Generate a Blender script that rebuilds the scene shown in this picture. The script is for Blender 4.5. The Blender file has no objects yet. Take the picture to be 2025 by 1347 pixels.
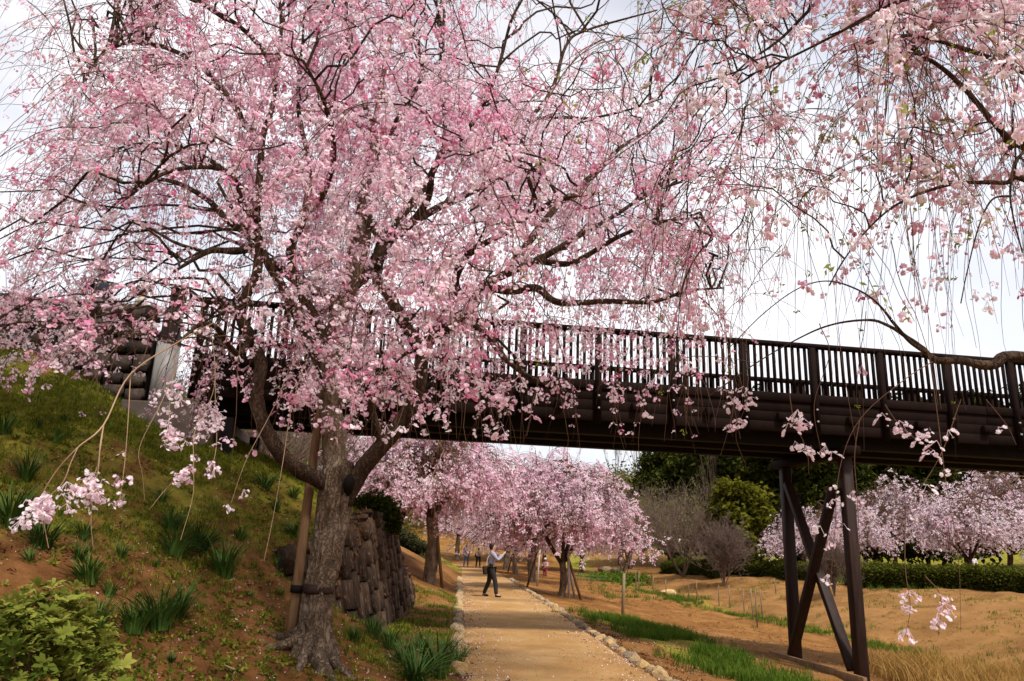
import bpy, bmesh, math, random
import numpy as np
from mathutils import Vector, Matrix, Euler, noise as mnoise

random.seed(4)
rng = np.random.default_rng(11)
SC = bpy.context.scene
COL = SC.collection
PI = math.pi

# ------------------------------------------------------------------ camera
F, HC, ROLL = 1500.0, 412.0, 2.2
EYE = np.array([0.0, 0.0, 1.6])
_p = math.atan(HC / F); _r = math.radians(ROLL)
_right = np.array([1.0, 0, 0]); _up = np.array([0, -math.sin(_p), math.cos(_p)])
CW = np.array([0, math.cos(_p), math.sin(_p)])
CR = _right * math.cos(_r) + _up * math.sin(_r)
CU = -_right * math.sin(_r) + _up * math.cos(_r)
cam_d = bpy.data.cameras.new('camera_main')
cam = bpy.data.objects.new('camera_main', cam_d)
COL.objects.link(cam)
M = Matrix((( CR[0], CU[0], -CW[0], EYE[0]), (CR[1], CU[1], -CW[1], EYE[1]), (CR[2], CU[2], -CW[2], EYE[2]), (0, 0, 0, 1)))
cam.matrix_world = M
cam_d.sensor_width = 36.0
cam_d.lens = 36.0 * F / 2025.0
cam_d.clip_end = 3000
cam_d.dof.use_dof = True
cam_d.dof.focus_distance = 9.5
cam_d.dof.aperture_fstop = 32.0
SC.camera = cam

# ------------------------------------------------------------------ sky, sun, exposure
SUN_EL, SUN_AZ = math.radians(57), math.radians(142)      # azimuth from +Y towards +X
w = bpy.data.worlds.new('World'); SC.world = w; w.use_nodes = True
nt = w.node_tree; nt.nodes.clear()
out = nt.nodes.new('ShaderNodeOutputWorld'); bg = nt.nodes.new('ShaderNodeBackground')
sky = nt.nodes.new('ShaderNodeTexSky'); sky.sky_type = 'NISHITA'; sky.sun_disc = False
sky.sun_elevation = SUN_EL; sky.sun_rotation = SUN_AZ; sky.air_density = 1.0; sky.dust_density = 3.0; sky.ozone_density = 1.0
tc = nt.nodes.new('ShaderNodeTexCoord'); mp = nt.nodes.new('ShaderNodeMapping'); mp.inputs['Scale'].default_value = (1, 1, 2.2)
n1 = nt.nodes.new('ShaderNodeTexNoise'); n1.inputs['Scale'].default_value = 2.3; n1.inputs['Detail'].default_value = 5; n1.inputs['Roughness'].default_value = 0.5
r1 = nt.nodes.new('ShaderNodeValToRGB'); r1.color_ramp.elements[0].position = 0.36; r1.color_ramp.elements[0].color = (0.66, 0.66, 0.66, 1); r1.color_ramp.elements[1].position = 0.58; r1.color_ramp.elements[1].color = (0.97, 0.97, 0.97, 1)
mx = nt.nodes.new('ShaderNodeMix'); mx.data_type = 'RGBA'
mx.inputs[7].default_value = (7.2, 7.1, 7.2, 1)          # cloud white, before the background strength
nt.links.new(tc.outputs['Generated'], mp.inputs['Vector']); nt.links.new(mp.outputs['Vector'], n1.inputs['Vector'])
nt.links.new(n1.outputs['Fac'], r1.inputs['Fac']); nt.links.new(r1.outputs['Color'], mx.inputs[0])
n2 = nt.nodes.new('ShaderNodeTexNoise'); n2.inputs['Scale'].default_value = 1.7; n2.inputs['Detail'].default_value = 4
r2 = nt.nodes.new('ShaderNodeValToRGB'); r2.color_ramp.elements[0].position = 0.38; r2.color_ramp.elements[0].color = (0.56, 0.58, 0.64, 1); r2.color_ramp.elements[1].position = 0.58; r2.color_ramp.elements[1].color = (1, 0.99, 1, 1)
m2_ = nt.nodes.new('ShaderNodeMix'); m2_.data_type = 'RGBA'; m2_.blend_type = 'MULTIPLY'; m2_.inputs[0].default_value = 1.0; m2_.inputs[6].default_value = (6.5, 6.45, 6.6, 1)
nt.links.new(mp.outputs['Vector'], n2.inputs['Vector']); nt.links.new(n2.outputs['Fac'], r2.inputs['Fac']); nt.links.new(r2.outputs['Color'], m2_.inputs[7]); nt.links.new(m2_.outputs[2], mx.inputs[7])
nt.links.new(sky.outputs['Color'], mx.inputs[6]); nt.links.new(mx.outputs[2], bg.inputs['Color'])
bg.inputs['Strength'].default_value = 0.10
nt.links.new(bg.outputs['Background'], out.inputs['Surface'])
sl = bpy.data.lights.new('sun', 'SUN'); sl.energy = 2.4; sl.angle = math.radians(6.0); sl.color = (1.0, 0.965, 0.91)
so = bpy.data.objects.new('sun', sl); COL.objects.link(so)
sd = Vector((math.sin(SUN_AZ) * math.cos(SUN_EL), math.cos(SUN_AZ) * math.cos(SUN_EL), math.sin(SUN_EL)))
so.rotation_euler = sd.to_track_quat('Z', 'Y').to_euler()
SC.view_settings.view_transform = 'Standard'; SC.view_settings.look = 'None'
SC.view_settings.exposure = 0.95; SC.view_settings.gamma = 1.0; SC.view_settings.use_curve_mapping = False
SC.cycles.max_bounces = 8; SC.cycles.diffuse_bounces = 5; SC.cycles.transmission_bounces = 5; SC.cycles.transparent_max_bounces = 4

# ------------------------------------------------------------------ helpers
def at(px, py, Y):
    d = CW + CR * ((px - 1012.5) / F) - CU * ((py - 673.5) / F)
    return EYE + d * (Y / d[1])

def proj(P):
    v = np.asarray(P, float) - EYE
    z = v @ CW
    z = np.where(np.abs(z) < 1e-3, 1e-3, z)
    return np.stack([1012.5 + F * (v @ CR) / z, 673.5 - F * (v @ CU) / z, z], -1)

def sstep(a, b, x):
    t = np.clip((x - a) / (b - a), 0, 1); return t * t * (3 - 2 * t)

def vnoise(x, y, s=1.0, seed=0):
    x = np.asarray(x, float) / s + seed * 17.3; y = np.asarray(y, float) / s + seed * 7.7
    xi = np.floor(x).astype(np.int64); yi = np.floor(y).astype(np.int64); fx = x - xi; fy = y - yi
    fx = fx * fx * (3 - 2 * fx); fy = fy * fy * (3 - 2 * fy)
    def h(a, b):
        n = (a * 374761393 + b * 668265263 + seed * 1442695) & 0x7fffffff
        n = ((n ^ (n >> 13)) * 1274126177) & 0x7fffffff
        return ((n ^ (n >> 16)) & 0xffff) / 65535.0
    return (h(xi, yi) * (1 - fx) + h(xi + 1, yi) * fx) * (1 - fy) + (h(xi, yi + 1) * (1 - fx) + h(xi + 1, yi + 1) * fx) * fy

def fbm(x, y, s, seed=0, o=4):
    v = 0; a = 0.5
    for k in range(o):
        v = v + a * vnoise(x, y, s / 2 ** k, seed + k); a *= 0.5
    return v / (1 - 0.5 ** o)

def mesh_np(name, V, quads=None, tris=None, smooth=True):
    V = np.asarray(V, np.float32); me = bpy.data.meshes.new(name)
    q = np.zeros((0, 4), np.int32) if quads is None or len(quads) == 0 else np.asarray(quads, np.int32)
    t = np.zeros((0, 3), np.int32) if tris is None or len(tris) == 0 else np.asarray(tris, np.int32)
    me.vertices.add(len(V)); me.vertices.foreach_set('co', V.ravel())
    nl = q.size + t.size
    if nl:
        me.loops.add(nl); me.loops.foreach_set('vertex_index', np.concatenate([q.ravel(), t.ravel()]).astype(np.int32))
        n = len(q) + len(t); me.polygons.add(n)
        st = np.concatenate([np.arange(len(q)) * 4, q.size + np.arange(len(t)) * 3]).astype(np.int32)
        me.polygons.foreach_set('loop_start', st)
        if smooth: me.polygons.foreach_set('use_smooth', np.ones(n, bool))
    me.update(calc_edges=True)
    return me

def link(name, me, mat=None, parent=None, kind=None):
    o = bpy.data.objects.new(name, me); COL.objects.link(o)
    if mat is not None and len(me.materials) == 0: me.materials.append(mat)
    if parent is not None: o.parent = parent
    if kind: o['kind'] = kind
    return o

def tag(o, label, cat, group=None):
    o['label'] = label; o['category'] = cat
    if group: o['group'] = group
    return o

def thing(name, label, cat, loc=(0, 0, 0), rz=0.0, group=None):
    o = bpy.data.objects.new(name, None); COL.objects.link(o)
    o.location = loc; o.rotation_euler = (0, 0, rz); o.empty_display_size = 0.2
    return tag(o, label, cat, group)

def copy_tree(root, loc, rz=0.0, s=1.0, label=None):
    r = root.copy(); COL.objects.link(r); r.location = loc; r.rotation_euler = (0, 0, rz)
    r.scale = (s, s, s) if np.isscalar(s) else s
    if label: r['label'] = label
    for ch in list(root.children):
        c = ch.copy(); COL.objects.link(c); c.parent = r
        for g in list(ch.children):
            d = g.copy(); COL.objects.link(d); d.parent = c
    return r

def smooth_poly(pts, per=5):
    P = np.asarray(pts, float)
    if len(P) < 3: return np.array([P[0] + (P[-1] - P[0]) * t for t in np.linspace(0, 1, per + 1)])
    E = np.vstack([2 * P[0] - P[1], P, 2 * P[-1] - P[-2]]); o = []
    for i in range(1, len(E) - 2):
        for t in np.linspace(0, 1, per, endpoint=False):
            a, b, c, d = E[i - 1], E[i], E[i + 1], E[i + 2]
            o.append(0.5 * ((2 * b) + (c - a) * t + (2 * a - 5 * b + 4 * c - d) * t * t + (3 * b - a - 3 * c + d) * t ** 3))
    o.append(P[-1]); return np.array(o)

def tube(P, R, sides=8, cap=True, disp=None):
    """one swept tube along P (n,3) with radii R"""
    P = np.asarray(P, float); n = len(P); R = np.broadcast_to(np.asarray(R, float), (n,))
    T = np.gradient(P, axis=0); T /= np.linalg.norm(T, axis=1, keepdims=True) + 1e-9
    ref = np.array([0, 0, 1.0]) if abs(T[0][2]) < 0.9 else np.array([1.0, 0, 0])
    N = np.cross(T[0], ref); N /= np.linalg.norm(N)
    a = np.arange(sides) * 2 * PI / sides; V = np.zeros((n, sides, 3))
    for i in range(n):
        N = N - T[i] * (N @ T[i]); N /= np.linalg.norm(N) + 1e-9
        B = np.cross(T[i], N)
        rr = R[i] if disp is None else R[i] * disp(i, a, P[i])
        V[i] = P[i] + (np.cos(a) * rr)[:, None] * N + (np.sin(a) * rr)[:, None] * B
    i0 = np.arange(n - 1)[:, None] * sides; j = np.arange(sides)[None]; j2 = (j + 1) % sides
    Q = np.stack([i0 + j, i0 + j2, i0 + sides + j2, i0 + sides + j], -1).reshape(-1, 4)
    V = V.reshape(-1, 3); T3 = []
    if cap:
        c0 = len(V); V = np.vstack([V, P[:1], P[-1:]])
        jj = np.arange(sides); T3 = np.vstack([np.stack([np.full(sides, c0), (jj + 1) % sides, jj], -1),
                                              np.stack([np.full(sides, c0 + 1), (n - 1) * sides + jj, (n - 1) * sides + (jj + 1) % sides], -1)])
    return V, Q, np.asarray(T3, int).reshape(-1, 3)

def many_tubes(P, R, sides=3):
    """P (m,n,3), R (m,n): all thin tubes at once"""
    m, n, _ = P.shape
    T = np.gradient(P, axis=1); T /= np.linalg.norm(T, axis=2, keepdims=True) + 1e-9
    ref = rng.normal(size=(m, 1, 3)); ref /= np.linalg.norm(ref, axis=2, keepdims=True)
    N = np.cross(T, np.broadcast_to(ref, T.shape)); N /= np.linalg.norm(N, axis=2, keepdims=True) + 1e-6
    B = np.cross(T, N); a = np.arange(sides) * 2 * PI / sides
    V = P[:, :, None, :] + R[:, :, None, None] * (np.cos(a)[None, None, :, None] * N[:, :, None, :] + np.sin(a)[None, None, :, None] * B[:, :, None, :])
    base = (np.arange(m)[:, None, None] * n + np.arange(n - 1)[None, :, None]) * sides
    j = np.arange(sides)[None, None]; j2 = (j + 1) % sides
    Q = np.stack([base + j, base + j2, base + sides + j2, base + sides + j], -1).reshape(-1, 4)
    return V.reshape(-1, 3), Q

class MB:
    """collects pieces of ONE part"""
    def __init__(s): s.V = []; s.Q = []; s.T = []; s.n = 0
    def add(s, V, Q=None, T=None):
        V = np.asarray(V, float)
        if Q is not None and len(Q): s.Q.append(np.asarray(Q) + s.n)
        if T is not None and len(T): s.T.append(np.asarray(T) + s.n)
        s.V.append(V); s.n += len(V); return s
    def box(s, c, size, X=(1, 0, 0), Z=(0, 0, 1)):
        X = np.array(X, float); X /= np.linalg.norm(X); Z = np.array(Z, float); Z = Z - X * (Z @ X); Z /= np.linalg.norm(Z); Yv = np.cross(Z, X)
        sx, sy, sz = np.array(size) / 2; c = np.array(c, float)
        V = [c + X * (a * sx) + Yv * (b * sy) + Z * (d * sz) for d in (-1, 1) for b in (-1, 1) for a in (-1, 1)]
        return s.add(V, [(0, 2, 3, 1), (4, 5, 7, 6), (0, 1, 5, 4), (2, 6, 7, 3), (0, 4, 6, 2), (1, 3, 7, 5)])
    def tube(s, P, R, sides=8):
        return s.add(*tube(P, R, sides))
    def mesh(s, name, smooth=False):
        return mesh_np(name, np.vstack(s.V), np.vstack(s.Q) if s.Q else None, np.vstack(s.T) if s.T else None, smooth)
    def build(s, name, mat, parent=None, smooth=False, kind=None, bevel=0):
        o = link(name, s.mesh(name, smooth), mat, parent, kind)
        if bevel:
            b = o.modifiers.new('bevel', 'BEVEL'); b.width = bevel; b.segments = 2; b.limit_method = 'ANGLE'
        return o

# ------------------------------------------------------------------ materials
def nodes(name):
    m = bpy.data.materials.new(name); m.use_nodes = True; t = m.node_tree; t.nodes.clear()
    o = t.nodes.new('ShaderNodeOutputMaterial'); return m, t, o
def ramp(t, cols, fac=None, pos=None):
    r = t.nodes.new('ShaderNodeValToRGB'); e = r.color_ramp.elements
    while len(e) < len(cols): e.new(0.5)
    for i, c in enumerate(cols):
        e[i].position = i / (len(cols) - 1) if pos is None else pos[i]; e[i].color = (*c, 1)
    if fac is not None: t.links.new(fac, r.inputs['Fac'])
    return r.outputs['Color']
def noise_n(t, scale, detail=4, rough=0.55, vec=None, sc=None):
    n = t.nodes.new('ShaderNodeTexNoise'); n.inputs['Scale'].default_value = scale; n.inputs['Detail'].default_value = detail; n.inputs['Roughness'].default_value = rough
    if vec is None:
        c = t.nodes.new('ShaderNodeTexCoord'); vec = c.outputs['Object']
    if sc is not None:
        mpn = t.nodes.new('ShaderNodeMapping'); mpn.inputs['Scale'].default_value = sc; t.links.new(vec, mpn.inputs['Vector']); vec = mpn.outputs['Vector']
    t.links.new(vec, n.inputs['Vector']); return n.outputs['Fac']
def mixc(t, a, b, fac):
    m = t.nodes.new('ShaderNodeMix'); m.data_type = 'RGBA'
    for s, v in ((6, a), (7, b), (0, fac)):
        if isinstance(v, tuple): m.inputs[s].default_value = (*v, 1)
        elif isinstance(v, float): m.inputs[s].default_value = v
        else: t.links.new(v, m.inputs[s])
    return m.outputs[2]
def mathn(t, op, a, b=None):
    m = t.nodes.new('ShaderNodeMath'); m.operation = op
    for i, v in enumerate((a, b)):
        if v is None: continue
        if isinstance(v, (int, float)): m.inputs[i].default_value = v
        else: t.links.new(v, m.inputs[i])
    return m.outputs[0]
def bump(t, h, strength, dist):
    b = t.nodes.new('ShaderNodeBump'); b.inputs['Strength'].default_value = strength; b.inputs['Distance'].default_value = dist
    t.links.new(h, b.inputs['Height']); return b.outputs['Normal']
def principled(t, o, col, rough=0.9, normal=None, spec=0.2):
    b = t.nodes.new('ShaderNodeBsdfPrincipled'); b.inputs['Roughness'].default_value = rough; b.inputs['Specular IOR Level'].default_value = spec
    if isinstance(col, tuple): b.inputs['Base Color'].default_value = (*col, 1)
    else: t.links.new(col, b.inputs['Base Color'])
    if normal is not None: t.links.new(normal, b.inputs['Normal'])
    t.links.new(b.outputs[0], o.inputs['Surface']); return b
def objrand(t):
    return t.nodes.new('ShaderNodeObjectInfo').outputs['Random']

def leafy(name, cols, trans=0.4, pos=None, fl=False):
    """thin petals / leaves: diffuse + translucent, colour by the piece's own tint"""
    m, t, o = nodes(name)
    a = t.nodes.new('ShaderNodeAttribute'); a.attribute_type = 'INSTANCER'; a.attribute_name = 'tint'
    f = mathn(t, 'ADD', a.outputs['Fac'], mathn(t, 'MULTIPLY', mathn(t, 'SUBTRACT', objrand(t), 0.5), 0.45))
    if fl:
        g = t.nodes.new('ShaderNodeAttribute'); g.attribute_name = 'fl'; f = mathn(t, 'ADD', f, g.outputs['Fac'])
    c = ramp(t, cols, f, pos)
    d = t.nodes.new('ShaderNodeBsdfDiffuse'); tr = t.nodes.new('ShaderNodeBsdfTranslucent'); mx_ = t.nodes.new('ShaderNodeMixShader')
    mx_.inputs[0].default_value = trans
    t.links.new(c, d.inputs['Color']); t.links.new(c, tr.inputs['Color']); t.links.new(d.outputs[0], mx_.inputs[1]); t.links.new(tr.outputs[0], mx_.inputs[2])
    t.links.new(mx_.outputs[0], o.inputs['Surface']); return m

def plain(name, c1, c2, scale=6, rough=0.85, bstr=0.3, bdist=0.01, sc=None, rand=0.0, spec=0.2, detail=5):
    m, t, o = nodes(name)
    f = noise_n(t, scale, detail, 0.6, sc=sc)
    c = ramp(t, [c1, c2], f, [0.3, 0.7])
    if rand:
        hs = t.nodes.new('ShaderNodeHueSaturation'); t.links.new(c, hs.inputs['Color'])
        t.links.new(mathn(t, 'ADD', 1 - rand / 2, mathn(t, 'MULTIPLY', objrand(t), rand)), hs.inputs['Value']); c = hs.outputs['Color']
    f2 = noise_n(t, scale * 5, 4, 0.6, sc=sc)
    principled(t, o, c, rough, bump(t, f2, bstr, bdist), spec); return m

MAT = {}
MAT['petal'] = leafy('petal', [(0.96, 0.88, 0.91), (0.95, 0.78, 0.85), (0.93, 0.65, 0.76), (0.87, 0.43, 0.61), (0.78, 0.20, 0.39)], 0.55, fl=True)
MAT['petal_pale'] = leafy('petal_pale', [(0.95, 0.89, 0.91), (0.94, 0.79, 0.85), (0.91, 0.66, 0.76), (0.83, 0.42, 0.57), (0.72, 0.22, 0.39)], 0.5, fl=True)
MAT['petal_fallen'] = leafy('petal_fallen', [(0.85, 0.72, 0.74), (0.85, 0.60, 0.66)], 0.2)
MAT['young_leaf'] = leafy('young_leaf', [(0.34, 0.36, 0.06), (0.26, 0.30, 0.05)], 0.4)
MAT['azalea_leaf'] = leafy('azalea_leaf', [(0.06, 0.085, 0.012), (0.17, 0.19, 0.03), (0.30, 0.30, 0.06)], 0.35)
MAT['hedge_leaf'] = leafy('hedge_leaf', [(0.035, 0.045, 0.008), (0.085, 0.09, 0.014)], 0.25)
MAT['cedar_leaf'] = leafy('cedar_leaf', [(0.022, 0.030, 0.007), (0.065, 0.070, 0.012)], 0.2)
MAT['bright_leaf'] = leafy('bright_leaf', [(0.06, 0.065, 0.007), (0.15, 0.14, 0.016)], 0.3)
MAT['bud_leaf'] = leafy('bud_leaf', [(0.17, 0.155, 0.06), (0.27, 0.24, 0.10)], 0.4)
MAT['bare_twig'] = plain('bare_twig', (0.10, 0.065, 0.048), (0.19, 0.13, 0.10), 3, bstr=0)
MAT['grass'] = leafy('grass', [(0.06, 0.09, 0.010), (0.15, 0.18, 0.019), (0.29, 0.28, 0.042)], 0.3)
MAT['lush_grass'] = leafy('lush_grass', [(0.04, 0.085, 0.010), (0.085, 0.145, 0.016), (0.14, 0.18, 0.028)], 0.35)
MAT['straw'] = leafy('straw', [(0.27, 0.145, 0.036), (0.42, 0.25, 0.08)], 0.3)
MAT['litter'] = leafy('litter', [(0.09, 0.034, 0.012), (0.18, 0.08, 0.032)], 0.15)
MAT['strap_leaf'] = plain('strap_leaf', (0.024, 0.058, 0.008), (0.075, 0.135, 0.02), 9, 0.6, 0, rand=0.7, spec=0.15)

def bark_mat(name, dark, light, lich, scale):
    m, t, o = nodes(name)
    f = noise_n(t, scale, 8, 0.65, sc=(1, 1, 0.28))
    c = ramp(t, [dark, light], f, [0.32, 0.68])
    f2 = noise_n(t, scale * 0.35, 4, 0.5)
    c = mixc(t, c, lich, mathn(t, 'MULTIPLY', mathn(t, 'SUBTRACT', f2, 0.42), 2.4))
    f3 = noise_n(t, scale * 3, 6, 0.7, sc=(1, 1, 0.35))
    tcn = t.nodes.new('ShaderNodeTexCoord'); dn = t.nodes.new('ShaderNodeTexNoise'); dn.inputs['Scale'].default_value = scale; dn.inputs['Detail'].default_value = 5
    t.links.new(tcn.outputs['Object'], dn.inputs['Vector']); mxv = t.nodes.new('ShaderNodeMix'); mxv.data_type = 'RGBA'; mxv.inputs[0].default_value = 0.22
    t.links.new(tcn.outputs['Object'], mxv.inputs[6]); t.links.new(dn.outputs['Color'], mxv.inputs[7])
    mpv = t.nodes.new('ShaderNodeMapping'); mpv.inputs['Scale'].default_value = (1, 1, 0.10); t.links.new(mxv.outputs[2], mpv.inputs['Vector'])
    vo = t.nodes.new('ShaderNodeTexVoronoi'); vo.feature = 'DISTANCE_TO_EDGE'; vo.inputs['Scale'].default_value = scale * 2.4; t.links.new(mpv.outputs['Vector'], vo.inputs['Vector'])
    cr = ramp(t, [(0, 0, 0), (1, 1, 1)], vo.outputs['Distance'], [0.0, 0.16]); crf = t.nodes.new('ShaderNodeSeparateColor'); t.links.new(cr, crf.inputs[0]); cf = crf.outputs[0]
    c = mixc(t, tuple(v * 0.7 for v in dark), c, mathn(t, 'ADD', 0.5, mathn(t, 'MULTIPLY', cf, 0.5)))
    h = mathn(t, 'ADD', mathn(t, 'MULTIPLY', cf, 0.5), mathn(t, 'ADD', f, mathn(t, 'MULTIPLY', f3, 0.6)))
    principled(t, o, c, 0.95, bump(t, h, 1.0, 0.035), 0.1); return m
MAT['bark'] = bark_mat('bark', (0.06, 0.037, 0.022), (0.31, 0.215, 0.14), (0.36, 0.28, 0.20), 9)
MAT['bark_limb'] = bark_mat('bark_limb', (0.028, 0.017, 0.011), (0.13, 0.08, 0.05), (0.12, 0.078, 0.05), 9)
MAT['twig'] = plain('twig', (0.085, 0.042, 0.024), (0.18, 0.10, 0.058), 2.5, bstr=0)
MAT['twig_pale'] = plain('twig_pale', (0.22, 0.13, 0.08), (0.36, 0.24, 0.14), 2.5, bstr=0)
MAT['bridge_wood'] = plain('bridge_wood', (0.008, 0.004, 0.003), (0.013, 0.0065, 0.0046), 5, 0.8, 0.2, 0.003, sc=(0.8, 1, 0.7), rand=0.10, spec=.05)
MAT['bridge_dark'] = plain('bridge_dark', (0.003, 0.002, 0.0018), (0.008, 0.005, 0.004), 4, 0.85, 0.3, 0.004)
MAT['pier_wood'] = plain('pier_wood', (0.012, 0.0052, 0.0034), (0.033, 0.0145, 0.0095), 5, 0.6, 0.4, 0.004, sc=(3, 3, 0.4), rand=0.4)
MAT['pole_wood'] = plain('pole_wood', (0.095, 0.048, 0.022), (0.20, 0.115, 0.055), 7, 0.8, 0.4, 0.006, sc=(2, 2, 0.3), rand=0.3)
MAT['stake_wood'] = plain('stake_wood', (0.14, 0.095, 0.055), (0.26, 0.19, 0.12), 9, 0.9, 0.3, 0.006, sc=(2, 2, 0.3), rand=0.4)
MAT['grey_wood'] = plain('grey_wood', (0.30, 0.25, 0.21), (0.45, 0.39, 0.33), 9, 0.9, 0.3, 0.006, sc=(2, 2, 0.3), rand=0.3)
MAT['sleeve'] = plain('sleeve', (0.20, 0.19, 0.17), (0.34, 0.325, 0.30), 3, 0.5, 0.1, 0.004, sc=(2, 2, 0.5))
MAT['concrete'] = plain('concrete', (0.085, 0.062, 0.048), (0.16, 0.125, 0.10), 3, 0.9, 0.3, 0.01)
MAT['wall_stone'] = plain('wall_stone', (0.03, 0.021, 0.016), (0.105, 0.077, 0.06), 5, 0.9, 0.6, 0.02, rand=0.7)
MAT['mortar'] = plain('mortar', (0.008, 0.006, 0.005), (0.02, 0.014, 0.011), 8, 0.95, 0.3, 0.02)

def masonry():
    m, t, o = nodes('masonry_stone')
    c = ramp(t, [(0.022, 0.013, 0.009), (0.085, 0.052, 0.033)], noise_n(t, 4, 6, 0.6), [0.3, 0.7])
    c = mixc(t, c, (0.085, 0.045, 0.024), mathn(t, 'MULTIPLY', mathn(t, 'SUBTRACT', noise_n(t, 1.3, 4, 0.6), 0.44), 4.0))
    lk = mathn(t, 'MULTIPLY', mathn(t, 'SUBTRACT', noise_n(t, 6, 5, 0.65, sc=(1, 1, 0.4)), 0.60), 9.0)
    c = mixc(t, c, (0.34, 0.27, 0.21), lk)
    hs = t.nodes.new('ShaderNodeHueSaturation'); t.links.new(c, hs.inputs['Color'])
    t.links.new(mathn(t, 'ADD', 0.6, mathn(t, 'MULTIPLY', objrand(t), 0.9)), hs.inputs['Value'])
    principled(t, o, hs.outputs['Color'], 0.95, bump(t, noise_n(t, 22, 6, 0.65), 0.7, 0.03), 0.15); return m
MAT['masonry'] = masonry()

def kerb():
    m, t, o = nodes('kerb_rock')
    c = ramp(t, [(0.15, 0.085, 0.04), (0.46, 0.33, 0.19), (0.66, 0.55, 0.39)], noise_n(t, 7, 6, 0.65), [0.25, 0.55, 0.8])
    hs = t.nodes.new('ShaderNodeHueSaturation'); t.links.new(c, hs.inputs['Color'])
    t.links.new(mathn(t, 'ADD', 0.55, mathn(t, 'MULTIPLY', objrand(t), 0.6)), hs.inputs['Value'])
    t.links.new(mathn(t, 'ADD', 0.85, mathn(t, 'MULTIPLY', objrand(t), 0.4)), hs.inputs['Saturation'])
    principled(t, o, hs.outputs['Color'], 0.9, bump(t, noise_n(t, 30, 5, 0.6), 0.7, 0.02), 0.2); return m
MAT['kerb'] = kerb()

def path_mat():
    m, t, o = nodes('packed_sand')
    c = ramp(t, [(0.24, 0.125, 0.040), (0.345, 0.19, 0.066), (0.43, 0.275, 0.125)], noise_n(t, 0.8, 9, 0.70, sc=(1, 0.8, 1)), [0.30, 0.5, 0.70])
    c = mixc(t, c, (0.165, 0.105, 0.052), mathn(t, 'MULTIPLY', mathn(t, 'SUBTRACT', noise_n(t, 0.23, 4, 0.5, sc=(0.5, 1.6, 1)), 0.52), 3.5))
    c = mixc(t, c, (0.42, 0.31, 0.18), mathn(t, 'MULTIPLY', mathn(t, 'SUBTRACT', noise_n(t, 70, 3, 0.7), 0.62), 4.0))
    c = mixc(t, c, (0.15, 0.08, 0.03), mathn(t, 'MULTIPLY', mathn(t, 'SUBTRACT', noise_n(t, 45, 3, 0.7), 0.64), 4.0))
    principled(t, o, c, 0.95, bump(t, mathn(t, 'ADD', noise_n(t, 60, 4, 0.7), noise_n(t, 4, 4, 0.6)), 0.4, 0.015), 0.15); return m
MAT['path'] = path_mat()

def ground_mat():
    m, t, o = nodes('ground_soil')
    a = t.nodes.new('ShaderNodeAttribute'); a.attribute_name = 'cover'; sp = t.nodes.new('ShaderNodeSeparateColor'); t.links.new(a.outputs['Color'], sp.inputs[0])
    soil = ramp(t, [(0.055, 0.021, 0.007), (0.15, 0.062, 0.020), (0.27, 0.125, 0.045)], noise_n(t, 1.7, 8, 0.7), [0.28, 0.5, 0.75])
    sand = ramp(t, [(0.10, 0.042, 0.011), (0.21, 0.092, 0.024), (0.32, 0.16, 0.05)], noise_n(t, 0.9, 8, 0.68), [0.28, 0.5, 0.75])
    pale = ramp(t, [(0.14, 0.065, 0.018), (0.32, 0.165, 0.055)], noise_n(t, 0.7, 7, 0.65), [0.3, 0.7])
    moss = ramp(t, [(0.075, 0.078, 0.009), (0.20, 0.19, 0.018), (0.33, 0.29, 0.036)], noise_n(t, 3.1, 7, 0.7), [0.3, 0.5, 0.72])
    c = mixc(t, soil, sand, sp.outputs[1]); c = mixc(t, c, pale, sp.outputs[2])
    br = mathn(t, 'MULTIPLY', mathn(t, 'SUBTRACT', mathn(t, 'ADD', noise_n(t, 1.1, 8, 0.72), sp.outputs[0]), 0.95), 5.0)
    cl = t.nodes.new('ShaderNodeClamp'); t.links.new(br, cl.inputs[0]); cl.inputs[2].default_value = 0.9
    c = mixc(t, c, moss, cl.outputs[0])
    c = mixc(t, c, (0.24, 0.15, 0.085), mathn(t, 'MULTIPLY', mathn(t, 'SUBTRACT', noise_n(t, 26, 3, 0.7), 0.66), 4.0))
    c = mixc(t, c, mixc(t, soil, (0.05, 0.028, 0.014), 0.6), mathn(t, 'MULTIPLY', mathn(t, 'SUBTRACT', noise_n(t, 14, 5, 0.75), 0.57), 4.0))
    h = mathn(t, 'ADD', noise_n(t, 9, 6, 0.7), mathn(t, 'MULTIPLY', noise_n(t, 40, 4, 0.7), 0.4))
    principled(t, o, c, 0.97, bump(t, h, 0.8, 0.05), 0.1); return m
MAT['ground'] = ground_mat()
def flat(name, c, rough=0.8, spec=0.2):
    m, t, o = nodes(name); principled(t, o, c, rough, None, spec); return m
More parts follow.
